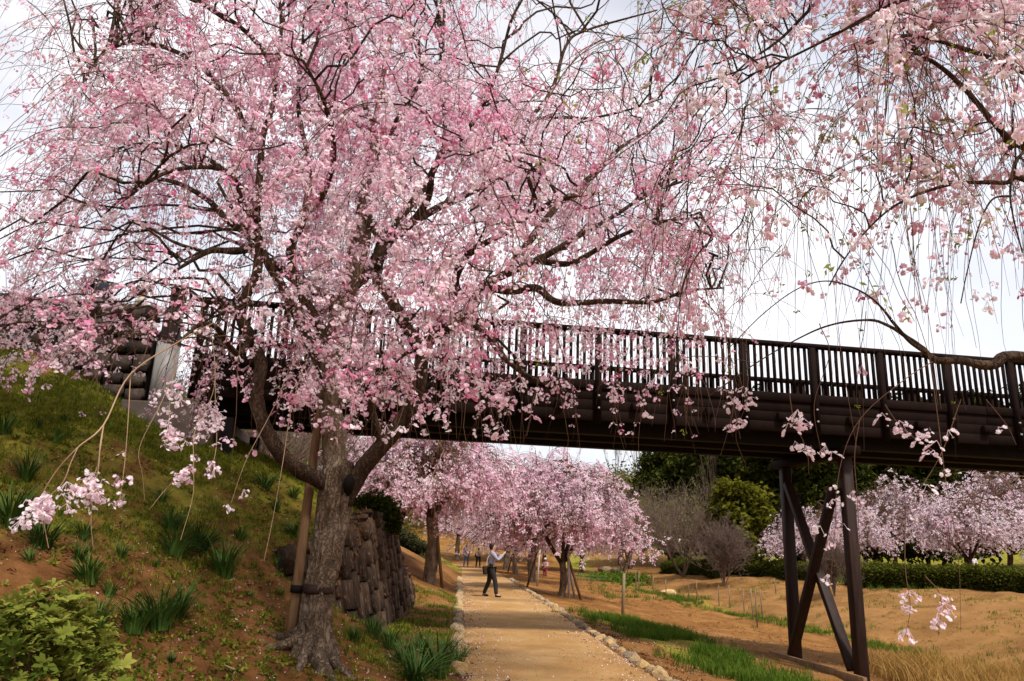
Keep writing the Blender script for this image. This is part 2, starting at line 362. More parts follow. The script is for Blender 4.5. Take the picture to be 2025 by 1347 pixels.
# ------------------------------------------------------------------ terrain
def xc(y):
    y = np.asarray(y, float)
    return 1.43 - 0.0555 * y - 0.02 * np.clip(y - 62, 0, 25) ** 2
HW = 1.28
def wall_x(y): return np.interp(y, [11, 12.5, 14, 20, 22.5], [-2.80, -2.47, -2.32, -2.42, -2.55])
XS_Y = np.array([-40, 10, 22, 35, 58, 80, 130, 300.0]); XS_X = np.array([24, 18.0, 15, 11.4, 8.4, 7.6, 10, 20.0])
ZS_Y = np.array([-40, 24, 35, 58, 80, 300.0]); ZS_Z = np.array([-1.35, -1.3, -1.05, -0.5, -0.1, 0.0])
def zbase(x, y):
    x = np.asarray(x, float); y = np.asarray(y, float)
    xl = xc(y) - HW; xr = xc(y) + HW
    # left bank
    zb = 0.50 * (-x - 1.3) + 0.24 * (np.minimum(y, 14.6) - 9)
    k = 0.25; zb = 0.5 * (zb + np.sqrt(zb * zb + k * k)) - 0.02
    sl = 0.30 + 0.20 * sstep(24, 42, y)
    z2 = sl * np.maximum(xl - 0.1 - x, 0); z2 = 7.5 * np.tanh(z2 / 7.5)
    zl = zb + (z2 - zb) * sstep(16.2, 22.5, y)
    m = sstep(10.5, 11.3, y) * (1 - sstep(21.6, 22.6, y))
    wp = 0.02 + np.maximum(wall_x(y) - 0.10 - x, 0) * 5.0
    zl = zl + (np.minimum(zl, wp) - zl) * m
    zl = np.where(x < xl, zl * sstep(0, 0.7, xl - x), 0)
    # right side: field, ditch, far bank
    xs = np.interp(y, XS_Y, XS_X); zs = np.interp(y, ZS_Y, ZS_Z)
    t = np.clip((x - xr) / np.maximum(xs - xr, 0.5), 0, 1)
    zf = zs * t ** 0.8
    s = np.maximum(x - xs, 0)
    top = 0.72 + 0.01 * np.maximum(s - 9, 0)
    rise = zs + (top - zs) * (1 - np.exp(-(s / 6.5) ** 1.6))
    zr = np.where(x > xs, rise, zf)
    z = np.where(x < xl, zl, np.where(x > xr, zr, 0.0))
    hill = np.clip(y - 84, 0, 80) * 0.11 + np.clip(-x - 14, 0, 40) * 0.10 * sstep(22, 50, y) + np.clip(x - 45, 0, 60) * 0.12
    return z + hill
def zfun(x, y):
    x = np.asarray(x, float); y = np.asarray(y, float)
    off = np.abs(x - xc(y)) - HW
    a = sstep(0.0, 0.6, off)
    n = (fbm(x, y, 1.1, 3) - 0.5) * 0.13 + (fbm(x, y, 0.33, 9, 3) - 0.5) * 0.055 + (fbm(x, y, 6, 21) - 0.5) * 0.3 + (fbm(x, y, 1.8, 33) - 0.5) * 0.55 * sstep(20, 30, y) * sstep(1.5, 5, off)
    return zbase(x, y) + n * a
def Z(x, y): return float(zfun(np.array([x]), np.array([y]))[0])
def ground_at(px, py, y0=2.5, y1=90):
    """where the ray through a photo point meets the terrain"""
    d = CW + CR * ((px - 1012.5) / F) - CU * ((py - 673.5) / F)
    ys = np.geomspace(y0, y1, 900); P = EYE + d * (ys / d[1])[:, None]
    h = P[:, 2] - zfun(P[:, 0], P[:, 1]); i = np.argmax(h < 0)
    if h[i] >= 0: i = len(ys) - 1
    return np.array([P[i, 0], P[i, 1], Z(P[i, 0], P[i, 1])])

def axis(spec):
    o = [spec[0][0]]
    for a, b, s in spec:
        n = max(1, int(round((b - a) / s))); o += list(a + (b - a) * (np.arange(1, n + 1)) / n)
    return np.array(o)
GX = axis([(-220, -60, 8), (-60, -20, 2), (-20, -10, 0.4), (-10, 4, 0.075), (4, 14, 0.16), (14, 34, 0.5), (34, 70, 2), (70, 240, 8)])
GY = axis([(-60, -4, 4), (-4, 3, 0.4), (3, 16, 0.08), (16, 30, 0.16), (30, 60, 0.4), (60, 110, 1.5), (110, 420, 10)])
gx, gy = np.meshgrid(GX, GY); nx, ny = len(GX), len(GY)
gz = zfun(gx, gy)
offp = np.abs(gx - xc(gy)) - HW
gz = np.where(offp < -0.15, gz - 0.03, gz)
V = np.stack([gx, gy, gz], -1).reshape(-1, 3)
i = (np.arange(ny - 1)[:, None] * nx + np.arange(nx - 1)[None]).reshape(-1)
gme = mesh_np('ground', V, np.stack([i, i + 1, i + nx + 1, i + nx], -1))
# what covers the soil: r = moss and thin grass, g = orange field, b = pale sandy bank
left = gx < xc(gy) - HW
hgt = zbase(gx, gy)
gr = np.where(left, 0.30 + 0.28 * sstep(0.6, 2.2, hgt) + 0.28 * sstep(2.4, 4.0, hgt) + 0.30 * sstep(13.0, 15.0, gy) * sstep(1.8, 3, hgt), 0.26)
gr = np.where(left & (gy > 17), 0.18 + 0.55 * sstep(40, 58, gy), gr)
xs_ = np.interp(gy, XS_Y, XS_X)
dst = gx - xs_
gr = np.where(~left, 0.15 + 0.40 * np.exp(-(dst / 1.3) ** 2) + 0.30 * sstep(9, 14, dst) + 0.3 * sstep(70, 90, gy), gr)
strip = ~left & (np.abs(gx - (xc(gy) + HW + 1.7 + 0.10 * np.clip(22 - gy, -4, 20))) < 0.9) & (gy < 24)
gr = np.where(strip, 0.62, gr)
g_o = np.where(left, 0.08 + 0.75 * sstep(17.5, 22, gy) * (1 - .9 * sstep(46, 60, gy)), np.clip(1.0 - 0.75 * np.exp(-np.clip(gx - xc(gy) - HW, 0, 9) / 1.2) * sstep(26, 18, gy), 0, 1))
g_p = np.where(left, 0, sstep(-0.5, 1.5, dst) * 0.9)
col = np.stack([gr, g_o, g_p, np.ones_like(gr)], -1).reshape(-1, 4).astype(np.float32)
at_ = gme.color_attributes.new('cover', 'FLOAT_COLOR', 'POINT'); at_.data.foreach_set('color', col.ravel())
link('ground', gme, MAT['ground'], None, 'structure')

# path: its own sheet, softly ragged edges
py_ = axis([(-12, 8, 1.0), (8, 30, 0.12), (30, 75, 0.5), (75, 86, 1.0)]); lat = np.linspace(-1, 1, 25)
PX = xc(py_)[:, None] + lat[None] * (HW + 0.06 + 0.10 * (fbm(py_, py_ * 0, 0.6, 4)[:, None] - 0.5) * (np.abs(lat[None]) > 0.9))
PY = np.broadcast_to(py_[:, None], PX.shape)
PZ = 0.004 + 0.020 * (1 - np.abs(lat[None]) ** 4) + 0.012 * (fbm(PX, PY, 0.9, 6) - 0.5) - 0.03 * (np.abs(lat[None]) > 0.97) + np.clip(PY - 84, 0, 80) * 0.11
i = (np.arange(len(py_) - 1)[:, None] * 25 + np.arange(24)[None]).reshape(-1)
link('path', mesh_np('path', np.stack([PX, PY, PZ], -1).reshape(-1, 3), np.stack([i, i + 1, i + 26, i + 25], -1)), MAT['path'], None, 'structure')

# ------------------------------------------------------------------ small pieces that get scattered
def hidden(name, V, Q=None, T=None, mat=None, smooth=False):
    me = mesh_np(name, V, Q, T, smooth); me.materials.append(mat); return bpy.data.objects.new(name, me)   # a source piece, not linked to the scene

def rotm(e): return np.array(Euler(e).to_matrix())
def flower(r, layers, cup, R):
    V = []; Q = []
    for (n, rr, cp, ph) in layers:
        for k in range(n):
            a = ph + 2 * PI * k / n + R.uniform(-.12, .12); wd = rr * r * 0.52; L = rr * r * R.uniform(.9, 1.1)
            ca, sa = math.cos(a), math.sin(a); q = []
            for (u, s) in ((0.08, -0.25), (0.08, 0.25), (0.62, 1), (1.0, 0.45), (1.0, -0.45), (0.62, -1)):
                x = u * L; y = s * wd; z = cp * r * u * u + R.uniform(-.06, .06) * r
                q.append((x * ca - y * sa, x * sa + y * ca, z))
            b = len(V); V += q; Q += [(b, b + 1, b + 2, b + 5), (b + 5, b + 2, b + 3, b + 4)]
    return np.array(V), np.array(Q)
def cluster(name, mat, nf, spread, r, R, budmat=None):
    """a hanging cluster: nf double flowers, a bud or two, thin stalks"""
    mb = MB(); FL = []
    for k in range(nf):
        bud = R.random() < .16
        V, Q = flower(r * (R.uniform(.42, .6) if bud else R.uniform(.85, 1.15)), [(5, 1.0, 0.25, R.uniform(0, 6)), (5, 0.78, 0.55, R.uniform(0, 6))], .4, R)
        # each looks outwards and down
        th = R.uniform(0, 2 * PI); tilt = R.uniform(0.5, 2.4)
        c = np.array([math.cos(th) * spread * R.uniform(.3, 1), math.sin(th) * spread * R.uniform(.3, 1), -R.uniform(.1, 1.2) * spread])
        V = V @ rotm((0, tilt, 0)).T @ rotm((0, 0, th)).T + c
        mb.add(V, Q); FL += [R.uniform(-.22, .22) + (.45 if bud else 0)] * len(V)
        s = np.array([0, 0, 0.3 * spread]); d = c - s; nrm = np.cross(d, [0.3, 1, 0.2]); nrm *= 0.0016 / np.linalg.norm(nrm)
        mb.add([s - nrm, s + nrm, c + nrm, c - nrm], [(0, 1, 2, 3)]); FL += [.3] * 4
    me = mb.mesh(name, False); fa = me.attributes.new('fl', 'FLOAT', 'POINT'); fa.data.foreach_set('value', FL)
    o = bpy.data.objects.new(name, me); o.data.materials.append(mat); return o
Rp = random.Random(5)
CL_A = [cluster('blossom_cluster', MAT['petal'], n, 0.048, 0.0165, Rp) for n in (5, 7, 3, 4)]
CL_P = [cluster('blossom_cluster', MAT['petal_pale'], n, 0.042, 0.0155, Rp) for n in (4, 6, 3, 5)]
def leaf_clump(name, mat, n, spread, L, wd, R, flatk=1.0, up=0.0):
    V = []; Q = []
    for k in range(n):
        c = np.array([R.gauss(0, spread), R.gauss(0, spread), R.gauss(0, spread * flatk)])
        m_ = rotm((R.uniform(-.9, .9), R.uniform(-.9, .9) - up, R.uniform(0, 6.3)))
        q = np.array([(0, -wd * .35, 0), (L * .45, -wd, L * .08), (L, 0, -L * .06), (L * .45, wd, L * .08)]) @ m_.T + c
        b = len(V); V += list(q); Q.append((b, b + 1, b + 2, b + 3))
    return hidden(name, np.array(V), Q, None, mat)
LEAF_Y = [leaf_clump('young_leaves', MAT['young_leaf'], 4, 0.012, 0.035, 0.007, Rp) for _ in range(2)]
BUDS = [leaf_clump('bud_leaves', MAT['bud_leaf'], 9, 0.12, 0.10, 0.03, Rp) for _ in range(2)]
CEDAR = [leaf_clump('cedar_sprays', MAT['cedar_leaf'], 16, 0.17, 0.30, 0.07, Rp, 0.7) for _ in range(3)]
BRIGHT = [leaf_clump('bright_sprays', MAT['bright_leaf'], 16, 0.15, 0.24, 0.06, Rp, 0.8) for _ in range(3)]
HEDGE = [leaf_clump('hedge_leaves', MAT['hedge_leaf'], 14, 0.07, 0.09, 0.03, Rp) for _ in range(3)]
def blades(name, mat, n, spread, h, wd, R, bend=0.5):
    V = []; Q = []; T = []
    for k in range(n):
        a = R.uniform(0, 6.28); rr = spread * math.sqrt(R.random()); x0, y0 = rr * math.cos(a), rr * math.sin(a)
        d = R.uniform(0, 6.28); H = h * R.uniform(.5, 1.15); bx, by = math.cos(d) * bend * H * R.uniform(.2, 1), math.sin(d) * bend * H * R.uniform(.2, 1)
        pxx, pyy = -math.sin(d) * wd, math.cos(d) * wd; b = len(V)
        for u, ww in ((0, 1), (.55, .8)):
            V += [(x0 + bx * u * u - pxx * ww, y0 + by * u * u - pyy * ww, H * u), (x0 + bx * u * u + pxx * ww, y0 + by * u * u + pyy * ww, H * u)]
        V.append((x0 + bx, y0 + by, H * (1 - 0.15 * bend))); Q.append((b, b + 1, b + 3, b + 2)); T.append((b + 2, b + 3, b + 4))
    return hidden(name, np.array(V), Q, T, mat)
GRASS = [blades('grass_blades', MAT['grass'], 9, 0.05, 0.075, 0.003, Rp, .8) for _ in range(3)]
LUSH = [blades('lush_blades', MAT['lush_grass'], 14, 0.09, 0.20, 0.005, Rp, .8) for _ in range(3)]
STRAW = [blades('straw_blades', MAT['straw'], 10, 0.10, 0.42, 0.005, Rp, 1.0) for _ in range(3)]
WEED = [leaf_clump('weed_leaves', MAT['grass'], 7, 0.018, 0.05, 0.012, Rp, 0.3, 0.4) for _ in range(3)]
LITTER = [leaf_clump('litter_leaves', MAT['litter'], 6, 0.04, 0.05, 0.012, Rp, 0.12) for _ in range(3)]
PETALS = [leaf_clump('fallen_petals', MAT['petal_fallen'], 3, 0.03, 0.016, 0.007, Rp, 0.05) for _ in range(2)]

_ng = {}
def scatter_group(protos):
    key = tuple(p.name for p in protos)
    if key in _ng: return _ng[key]
    g = bpy.data.node_groups.new('scatter_pieces', 'GeometryNodeTree')
    g.interface.new_socket('Geometry', in_out='INPUT', socket_type='NodeSocketGeometry'); g.interface.new_socket('Geometry', in_out='OUTPUT', socket_type='NodeSocketGeometry')
    gi = g.nodes.new('NodeGroupInput'); go = g.nodes.new('NodeGroupOutput'); ip = g.nodes.new('GeometryNodeInstanceOnPoints'); jn = g.nodes.new('GeometryNodeJoinGeometry')
    for p in reversed(protos):
        oi = g.nodes.new('GeometryNodeObjectInfo'); oi.inputs['Object'].default_value = p; oi.inputs['As Instance'].default_value = True
        g.links.new(oi.outputs['Geometry'], jn.inputs[0])
    def na(n, ty):
        a = g.nodes.new('GeometryNodeInputNamedAttribute'); a.data_type = ty; a.inputs['Name'].default_value = n; return a.outputs[0]
    e2 = g.nodes.new('FunctionNodeEulerToRotation'); g.links.new(na('rot', 'FLOAT_VECTOR'), e2.inputs[0])
    g.links.new(gi.outputs[0], ip.inputs['Points']); g.links.new(jn.outputs[0], ip.inputs['Instance']); ip.inputs['Pick Instance'].default_value = True
    g.links.new(na('pick', 'INT'), ip.inputs['Instance Index']); g.links.new(e2.outputs[0], ip.inputs['Rotation']); g.links.new(na('scl', 'FLOAT'), ip.inputs['Scale'])
    g.links.new(ip.outputs[0], go.inputs[0]); _ng[key] = g; return g

def scatter(name, P, protos, scl=1.0, tint=0.5, rot=None, parent=None, sj=0.38):
    P = np.asarray(P, np.float32); n = len(P); me = mesh_np(name, P)
    if rot is None: rot = np.stack([rng.uniform(-.5, .5, n), rng.uniform(-.5, .5, n), rng.uniform(0, 6.28, n)], -1)
    a = me.attributes.new('rot', 'FLOAT_VECTOR', 'POINT'); a.data.foreach_set('vector', rot.astype(np.float32).ravel())
    a = me.attributes.new('scl', 'FLOAT', 'POINT'); a.data.foreach_set('value', (np.broadcast_to(scl, n) * rng.uniform(1 - sj, 1 + sj, n)).astype(np.float32))
    a = me.attributes.new('tint', 'FLOAT', 'POINT'); a.data.foreach_set('value', np.broadcast_to(tint, n).astype(np.float32))
    a = me.attributes.new('pick', 'INT', 'POINT'); a.data.foreach_set('value', rng.integers(0, len(protos), n).astype(np.int32))
    o = link(name, me, None, parent, 'stuff')
    mo = o.modifiers.new('scatter', 'NODES'); mo.node_group = scatter_group(protos); return o

# ------------------------------------------------------------------ weeping growth
def hang(P0, D0, L, n=9, grav=2.2, wig=0.10, R=None):
    R = R or rng; m = len(P0); P = np.zeros((m, n, 3)); P[:, 0] = P0; D = D0 / (np.linalg.norm(D0, axis=1, keepdims=True) + 1e-9); st = (L / (n - 1))[:, None]
    for k in range(1, n):
        D = D + np.array([0, 0, -1.0]) * grav * st + R.normal(size=(m, 3)) * wig
        D /= np.linalg.norm(D, axis=1, keepdims=True) + 1e-9
        P[:, k] = P[:, k - 1] + D * st
    return P
def along(P, t):
    """points at parameter t (m,k) in 0..1 of polylines P (m,n,3)"""
    n = P.shape[1]; u = np.clip(t, 0, 0.9999) * (n - 1); i = u.astype(int); f = (u - i)[..., None]; r = np.arange(len(P))[:, None]
    return P[r, i] * (1 - f) + P[r, i + 1] * f
def arches(S, E, lift, n=10, wig=0.06):
    """branches from S arching over to E"""
    m = len(S); d = np.linalg.norm(E - S, axis=1)[:, None]
    C1 = S + (E - S) * 0.40 + np.array([0, 0, 1]) * d * lift[:, None]; t = np.linspace(0, 1, n)[None, :, None]
    P = (1 - t) ** 2 * S[:, None] + 2 * t * (1 - t) * C1[:, None] + t * t * E[:, None]
    w_ = rng.normal(size=(m, n, 3)) * wig * d[:, None]; w_ = (w_ + np.roll(w_, 1, 1)) / 2; w_[:, 0] = 0
    return P + w_ * (np.sin(np.linspace(0, PI, n))[None, :, None] * 0.8 + 0.2)
def beads(TW, L, spacing, fill, R=None):
    """blossom positions along hanging twigs"""
    R = R or rng; m = len(TW); kmax = int(np.max(L) / spacing) + 1
    t = (np.arange(kmax)[None] + R.random((m, kmax))) * spacing / L[:, None]
    a = R.uniform(-0.1, 0.25, (m, 1)); b = R.uniform(0.75, 1.15, (m, 1))
    ph = R.uniform(0, 6.28, (m, 1)); gap = np.sin(t * L[:, None] * R.uniform(5, 11, (m, 1)) + ph) > R.uniform(-0.95, 0.45, (m, 1))
    ok = (t > a) & (t < b) & (t < 1) & gap & (R.random((m, kmax)) < fill)
    P = along(TW, t); P = P[ok]; return P + R.normal(size=P.shape) * 0.022 + np.array([0, 0, -0.02])

def limb_mesh(pts, r0, r1, sides=10, per=5, wob=0.10, ex=0.9):
    P = smooth_poly(pts, per); n = len(P); R_ = r1 + (r0 - r1) * (1 - np.linspace(0, 1, n)) ** ex
    sd_ = random.uniform(0, 90)
    def dp(i, a, p): return np.array([1 + wob * mnoise.noise((math.cos(x) * 1.3 + sd_, math.sin(x) * 1.3, i * 0.35)) * 2 for x in a])
    V, Q, T = tube(P, R_, sides, True, dp); return mesh_np('limb', V, Q, T), P

def weeping_tree(name, label, loc, H, R_, nb, nt, fill, protos, cs, tint, seed, mats=('bark', 'bark_limb', 'twig'), group=None, rz=0, trunk_r=0.16, base_h=0.27):
    """generic weeping cherry: trunk, limbs, arching branches, hanging twigs with blossoms"""
    global rng
    keep = rng; rng = np.random.default_rng(seed); random.seed(seed)
    root = thing(name, label, 'tree', loc, rz, group)
    h0 = H * base_h
    tp = [(0, 0, -0.15), (0.02, 0.0, 0.1), (0.05 * H * .3, 0.02, h0 * .5), (0.0, -0.03, h0)]
    me, P = limb_mesh(tp, trunk_r * 1.25, trunk_r * 0.95, 12, 5, .15); link('trunk', me, MAT[mats[0]], root)
    nodesP = []
    for k in range(5):
        a = 2 * PI * k / 5 + rng.uniform(-.4, .4); rr = R_ * rng.uniform(.25, .5)
        e = np.array([math.cos(a) * rr, math.sin(a) * rr, H * rng.uniform(.68, .92)]); m1 = np.array([e[0] * .55, e[1] * .55, h0 + (e[2] - h0) * .35]); m2 = np.array([e[0] * .75 + rng.normal() * .15, e[1] * .75 + rng.normal() * .15, h0 + (e[2] - h0) * .7])
        me, P = limb_mesh([np.array([0, -0.02, h0 - .12]), m1, m2, e], trunk_r * 0.62, trunk_r * 0.12, 8, 5, .12); link('limb', me, MAT[mats[1]], root); nodesP.append(P[4:])
    NP = np.vstack(nodesP)
    S = NP[rng.integers(0, len(NP), nb)]
    a = rng.uniform(0, 2 * PI, nb); rad = R_ * np.sqrt(rng.uniform(0.03, 1, nb)) * (.66 + .62 * vnoise(a * 1.6, a * 0 + seed, 1.0, seed)); zz = H * (0.98 - 0.50 * (rad / R_) ** 2.2 - rng.uniform(0, .30, nb)) * (.86 + .26 * vnoise(a * 1.9 + 7, rad, 1.0, seed + 5))
    E = np.stack([np.cos(a) * rad, np.sin(a) * rad, np.maximum(zz, h0 * 1.2)], -1)
    B = arches(S, E, rng.uniform(.1, .4, nb)); bl = np.linspace(1, .25, 10)[None] * (0.010 + 0.022 * np.linalg.norm(E - S, axis=1) / R_)[:, None]
    Vb, Qb = many_tubes(B, bl, 5)
    bi = rng.integers(0, nb, nt); t = rng.uniform(.3, 1, (nt, 1)); P0 = along(B[bi], t)[:, 0]
    D = B[bi][:, -1] - B[bi][:, -3]; D = D / np.linalg.norm(D, axis=1, keepdims=True) + rng.normal(size=(nt, 3)) * 0.7
    L = np.minimum(rng.uniform(.5, 1.0, nt) * H * 0.34, np.maximum(P0[:, 2] - np.maximum(h0 * .75, 1.25) * rng.uniform(.85, 1.6, nt), 0.3))
    TW = hang(P0, D, L, 8, 1.6, .10); tr = np.linspace(1, .4, 8)[None] * np.full((nt, 1), 0.006 * cs)
    Vt, Qt = many_tubes(TW, tr, 3)
    link('twig_mass', mesh_np('twig_mass', np.vstack([Vb, Vt]), np.vstack([Qb, Qt + len(Vb)])), MAT[mats[2]], root, 'stuff')
    C = beads(TW, L, 0.055 * cs, fill)
    C2 = B[:, 3:].reshape(-1, 3); C2 = np.repeat(C2, 2, 0); C2 = C2 + rng.normal(size=C2.shape) * 0.10; C = np.vstack([C, C2])
    C = C[fbm(C[:, 0] * 1.0 + C[:, 1] * .8, C[:, 2] * .8 + C[:, 1] * .5, H * .16, seed + 3, 3) + rng.uniform(-.12, .12, len(C)) > .40]
    tn = tint + 0.55 * (fbm(C[:, 0] + C[:, 1], C[:, 2], H * .2, seed) - .5) + rng.normal(size=len(C)) * .12
    scatter('blossom_mass', C, protos, cs, tn, parent=root)
    rng = keep; return root

def bare_tree(name, label, loc, H, spread, seed, mat='bare_twig', group=None, levels=4, r0=0.10, multi=1, buds=0, upk=0.35, split=4):
    global rng
    keep = rng; rng = np.random.default_rng(seed); root = thing(name, label, 'tree', loc, 0, group)
    D0 = np.array([[0, 0, 1.0]] * multi) + rng.normal(size=(multi, 3)) * (0.28 if multi > 1 else 0.03)
    P = hang(np.zeros((multi, 3)) - np.array([0, 0, .1]), D0, np.full(multi, H * (.62 if multi == 1 else .4)), 9, -0.1, .03)
    r_ = r0 * np.linspace(1, .45, 9)[None] * np.ones((multi, 1)); V, Q = many_tubes(P, r_, 8); link('trunk', mesh_np('trunk', V, Q), MAT[mat], root)
    allV = []; allQ = []; n0 = 0; cur = P; cr = r0 * .5; ln = H * .42; tips = []
    for lv in range(levels):
        k = (9 if lv == 0 else split); m = len(cur) * k; src = np.repeat(cur, k, 0); t = rng.uniform(.25 if lv else .35, 1, (m, 1)); S = along(src, t)[:, 0]
        tan = src[:, -1] - src[:, 0]; tan = tan / np.linalg.norm(tan, axis=1, keepdims=True); D = tan * .7 + rng.normal(size=(m, 3)) * spread; D[:, 2] += upk
        L = ln * rng.uniform(.5, 1.1, m); P = hang(S, D, L, 6, -0.12, .09); rr = np.maximum(cr * np.linspace(1, .35, 6), 0.006)[None] * np.ones((m, 1))
        V, Q = many_tubes(P, rr, 4 if lv < 2 else 3); allV.append(V); allQ.append(Q + n0); n0 += len(V); cur = P; cr *= .45; ln *= .58; tips.append(P[:, 2:].reshape(-1, 3))
    link('twig_mass', mesh_np('twig_mass', np.vstack(allV), np.vstack(allQ)), MAT[mat], root, 'stuff')
    if buds:
        Tp = tips[-1]; Tp = Tp[rng.integers(0, len(Tp), buds)]; scatter('bud_mass', Tp, BUDS, 1.0, rng.uniform(0, 1, buds), parent=root)
    rng = keep; return root

def leafy_tree(name, label, loc, H, R_, n, protos, cs, seed, shape='cone', group=None, tint=0.5, trunk_r=.2, base=0.12):
    global rng
    keep = rng; rng = np.random.default_rng(seed); root = thing(name, label, 'tree', loc, 0, group)
    me, P = limb_mesh([(0, 0, -.2), (0.02, 0.03, H * .45), (0, 0, H * .93)], trunk_r, .03, 8); link('trunk', me, MAT['bark_limb'], root)
    # boughs carry the foliage, so that the outline is uneven
    nbough = 90; hz = rng.uniform(base, .97, nbough) ** .9; a = rng.uniform(0, 6.28, nbough)
    if shape == 'cone': rad = R_ * (1 - hz) ** .75 * 1.15
    else: rad = R_ * np.sqrt(np.clip(1 - ((hz - .55) / .5) ** 2, .05, 1))
    rad *= rng.uniform(.65, 1.2, nbough); S = np.stack([a * 0, a * 0, hz * H * .93], -1); E = np.stack([np.cos(a) * rad, np.sin(a) * rad, hz * H + rad * rng.uniform(-.25, .3, nbough)], -1)
    B = arches(S, E, rng.uniform(0, .15, nbough), 6); V, Q = many_tubes(B, np.linspace(.05, .012, 6)[None] * np.ones((nbough, 1)), 4)
    link('bough_mass', mesh_np('bough_mass', V, Q), MAT['bark_limb'], root, 'stuff')
    bi = rng.integers(0, nbough, n); t = rng.uniform(.15, 1.03, (n, 1)) ** .6; C = along(B[bi], t)[:, 0] + rng.normal(size=(n, 3)) * (R_ * .085)
    tn = tint + 0.9 * (rng.random(nbough)[bi] - .5) * .5 + rng.normal(size=n) * .18
    scatter('foliage', C, protos, cs, tn, parent=root); rng = keep; return root
# ------------------------------------------------------------------ footbridge
BU = np.array([0.9913, 0.132, 0.0]); BN = np.array([-0.132, 0.9913, 0.0]); BA = np.array([-5.81, 13.52, 0.0])
def bp(s, w_, z): return BA + BU * s + BN * w_ + np.array([0, 0, z])
br_ang = math.atan2(BU[1], BU[0])
br = thing('footbridge', 'dark brown timber footbridge with baluster railings crossing over the sandy path', 'bridge', tuple(bp(0, 1.5, 4.0)), br_ang)
BO = bp(0, 1.5, 4.0)
def bl(s, w_, z): return (s, w_ - 1.5, z - 4.0)          # bridge-local coordinates
def bbox(name, s0, s1, w0, w1, z0, z1, mat, parent=br, bevel=0.008):
    c = ((s0 + s1) / 2, (w0 + w1) / 2 - 1.5, (z0 + z1) / 2 - 4.0)
    me = MB().box((0, 0, 0), (s1 - s0, w1 - w0, z1 - z0)).mesh(name); o = link(name, me, mat, parent); o.location = c
    if bevel:
        b = o.modifiers.new('bevel', 'BEVEL'); b.width = bevel; b.segments = 1
    return o
S_END = 21.2
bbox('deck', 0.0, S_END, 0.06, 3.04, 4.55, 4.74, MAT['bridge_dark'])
for s0 in np.arange(0, S_END - .1, 5.3):
    for side, (w0, w1) in enumerate(((-0.03, 0.05), (3.05, 3.13))):
        for k in range(3):
            zt = 4.655 - k * 0.203
            bbox('fascia_board', s0 + .004, s0 + 5.296, w0 + 0.003 * (k == 1), w1, zt - 0.2005, zt, MAT['bridge_wood'], bevel=0.003)
        bbox('kerb_beam', s0 + .004, s0 + 5.296, w0 - 0.035, w1 + 0.05, 4.66, 4.84, MAT['bridge_wood'])
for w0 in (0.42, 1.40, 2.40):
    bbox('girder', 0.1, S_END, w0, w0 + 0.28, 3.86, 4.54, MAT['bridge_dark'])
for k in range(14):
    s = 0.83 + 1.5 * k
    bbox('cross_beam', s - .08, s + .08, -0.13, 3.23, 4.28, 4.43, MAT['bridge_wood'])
mid_post = MB().box((0, 0, 0), (0.115, 0.115, 1.82)).mesh('post'); bal = MB().box((0, 0, 0), (0.05, 0.045, 1.02)).mesh('baluster')
mid_post.materials.append(MAT['bridge_wood']); bal.materials.append(MAT['bridge_wood'])
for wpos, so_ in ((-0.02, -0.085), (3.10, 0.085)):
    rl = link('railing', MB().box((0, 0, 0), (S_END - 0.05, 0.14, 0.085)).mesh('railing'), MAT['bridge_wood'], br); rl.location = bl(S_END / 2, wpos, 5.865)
    for k in range(15):
        s = 0.08 + 1.5 * k
        if s > S_END: break
        o = link('post', mid_post, None, rl); o.location = (s - S_END / 2, so_ * .35, -0.045 - 0.91 + 0.0)
        for q in range(1, 11):
            sb = s + 1.5 * q / 11
            if sb > S_END - .1: break
            o = link('baluster', bal, None, rl); o.location = (sb - S_END / 2, 0, -0.0425 - 0.51 + 0.0)
            o.rotation_euler = (random.gauss(0, .004), random.gauss(0, .004), random.gauss(0, .05))
V, Q, T = tube([(0, -.02, 0), (0, .02, 0)], [.021, .021], 8); blt = mesh_np('bolt', V, Q, T); blt.materials.append(MAT['sleeve'])
for k in range(15):
    for zz in (4.28, 4.52):
        if 0.08 + 1.5 * k < S_END: o = link('bolt', blt, None, br); o.location = bl(0.08 + 1.5 * k, -.115, zz)
# end posts with pale sleeves
for w0 in (-0.12, 3.22):
    pp = MB().box((0, 0, 0.95), (0.27, 0.27, 1.42)); o = None
    m = pp.box((0.035, 0, 1.83), (0.23, 0.24, 0.40))
    tp = [(-.11, -.15, 2.03), (.18, -.15, 2.03), (.18, .15, 2.03), (-.11, .15, 2.03), (-.05, -.07, 2.13), (.10, -.07, 2.11), (.10, .07, 2.11), (-.05, .07, 2.13)]
    m.add(tp, [(0, 1, 5, 4), (1, 2, 6, 5), (2, 3, 7, 6), (3, 0, 4, 7), (4, 5, 6, 7)])
    o = m.build('end_post', MAT['pier_wood'], br, bevel=0.012); o.location = bl(-0.42, w0, 3.95)
    if w0 > 1: continue
    V, Q, T = tube([(0, 0, -.35), (0, 0, 0.98)], [0.198, 0.198], 20); sv = link('metal_sleeve', mesh_np('metal_sleeve', V, Q, T), MAT['sleeve'], o)
    V, Q, T = tube([(0, 0, 0.98), (0, 0, 1.02)], [0.21, 0.21], 20); link('sleeve_rim', mesh_np('sleeve_rim', V, Q, T), MAT['concrete'], o)
bbox('abutment', -1.0, 0.45, -0.35, 3.5, 2.2, 3.86, MAT['concrete'], bevel=0.03)
for w0 in (0.1, 2.8):
    bbox('bearing_post', 0.62, 0.82, w0, w0 + .2, 2.2, 3.72, MAT['bridge_dark'])
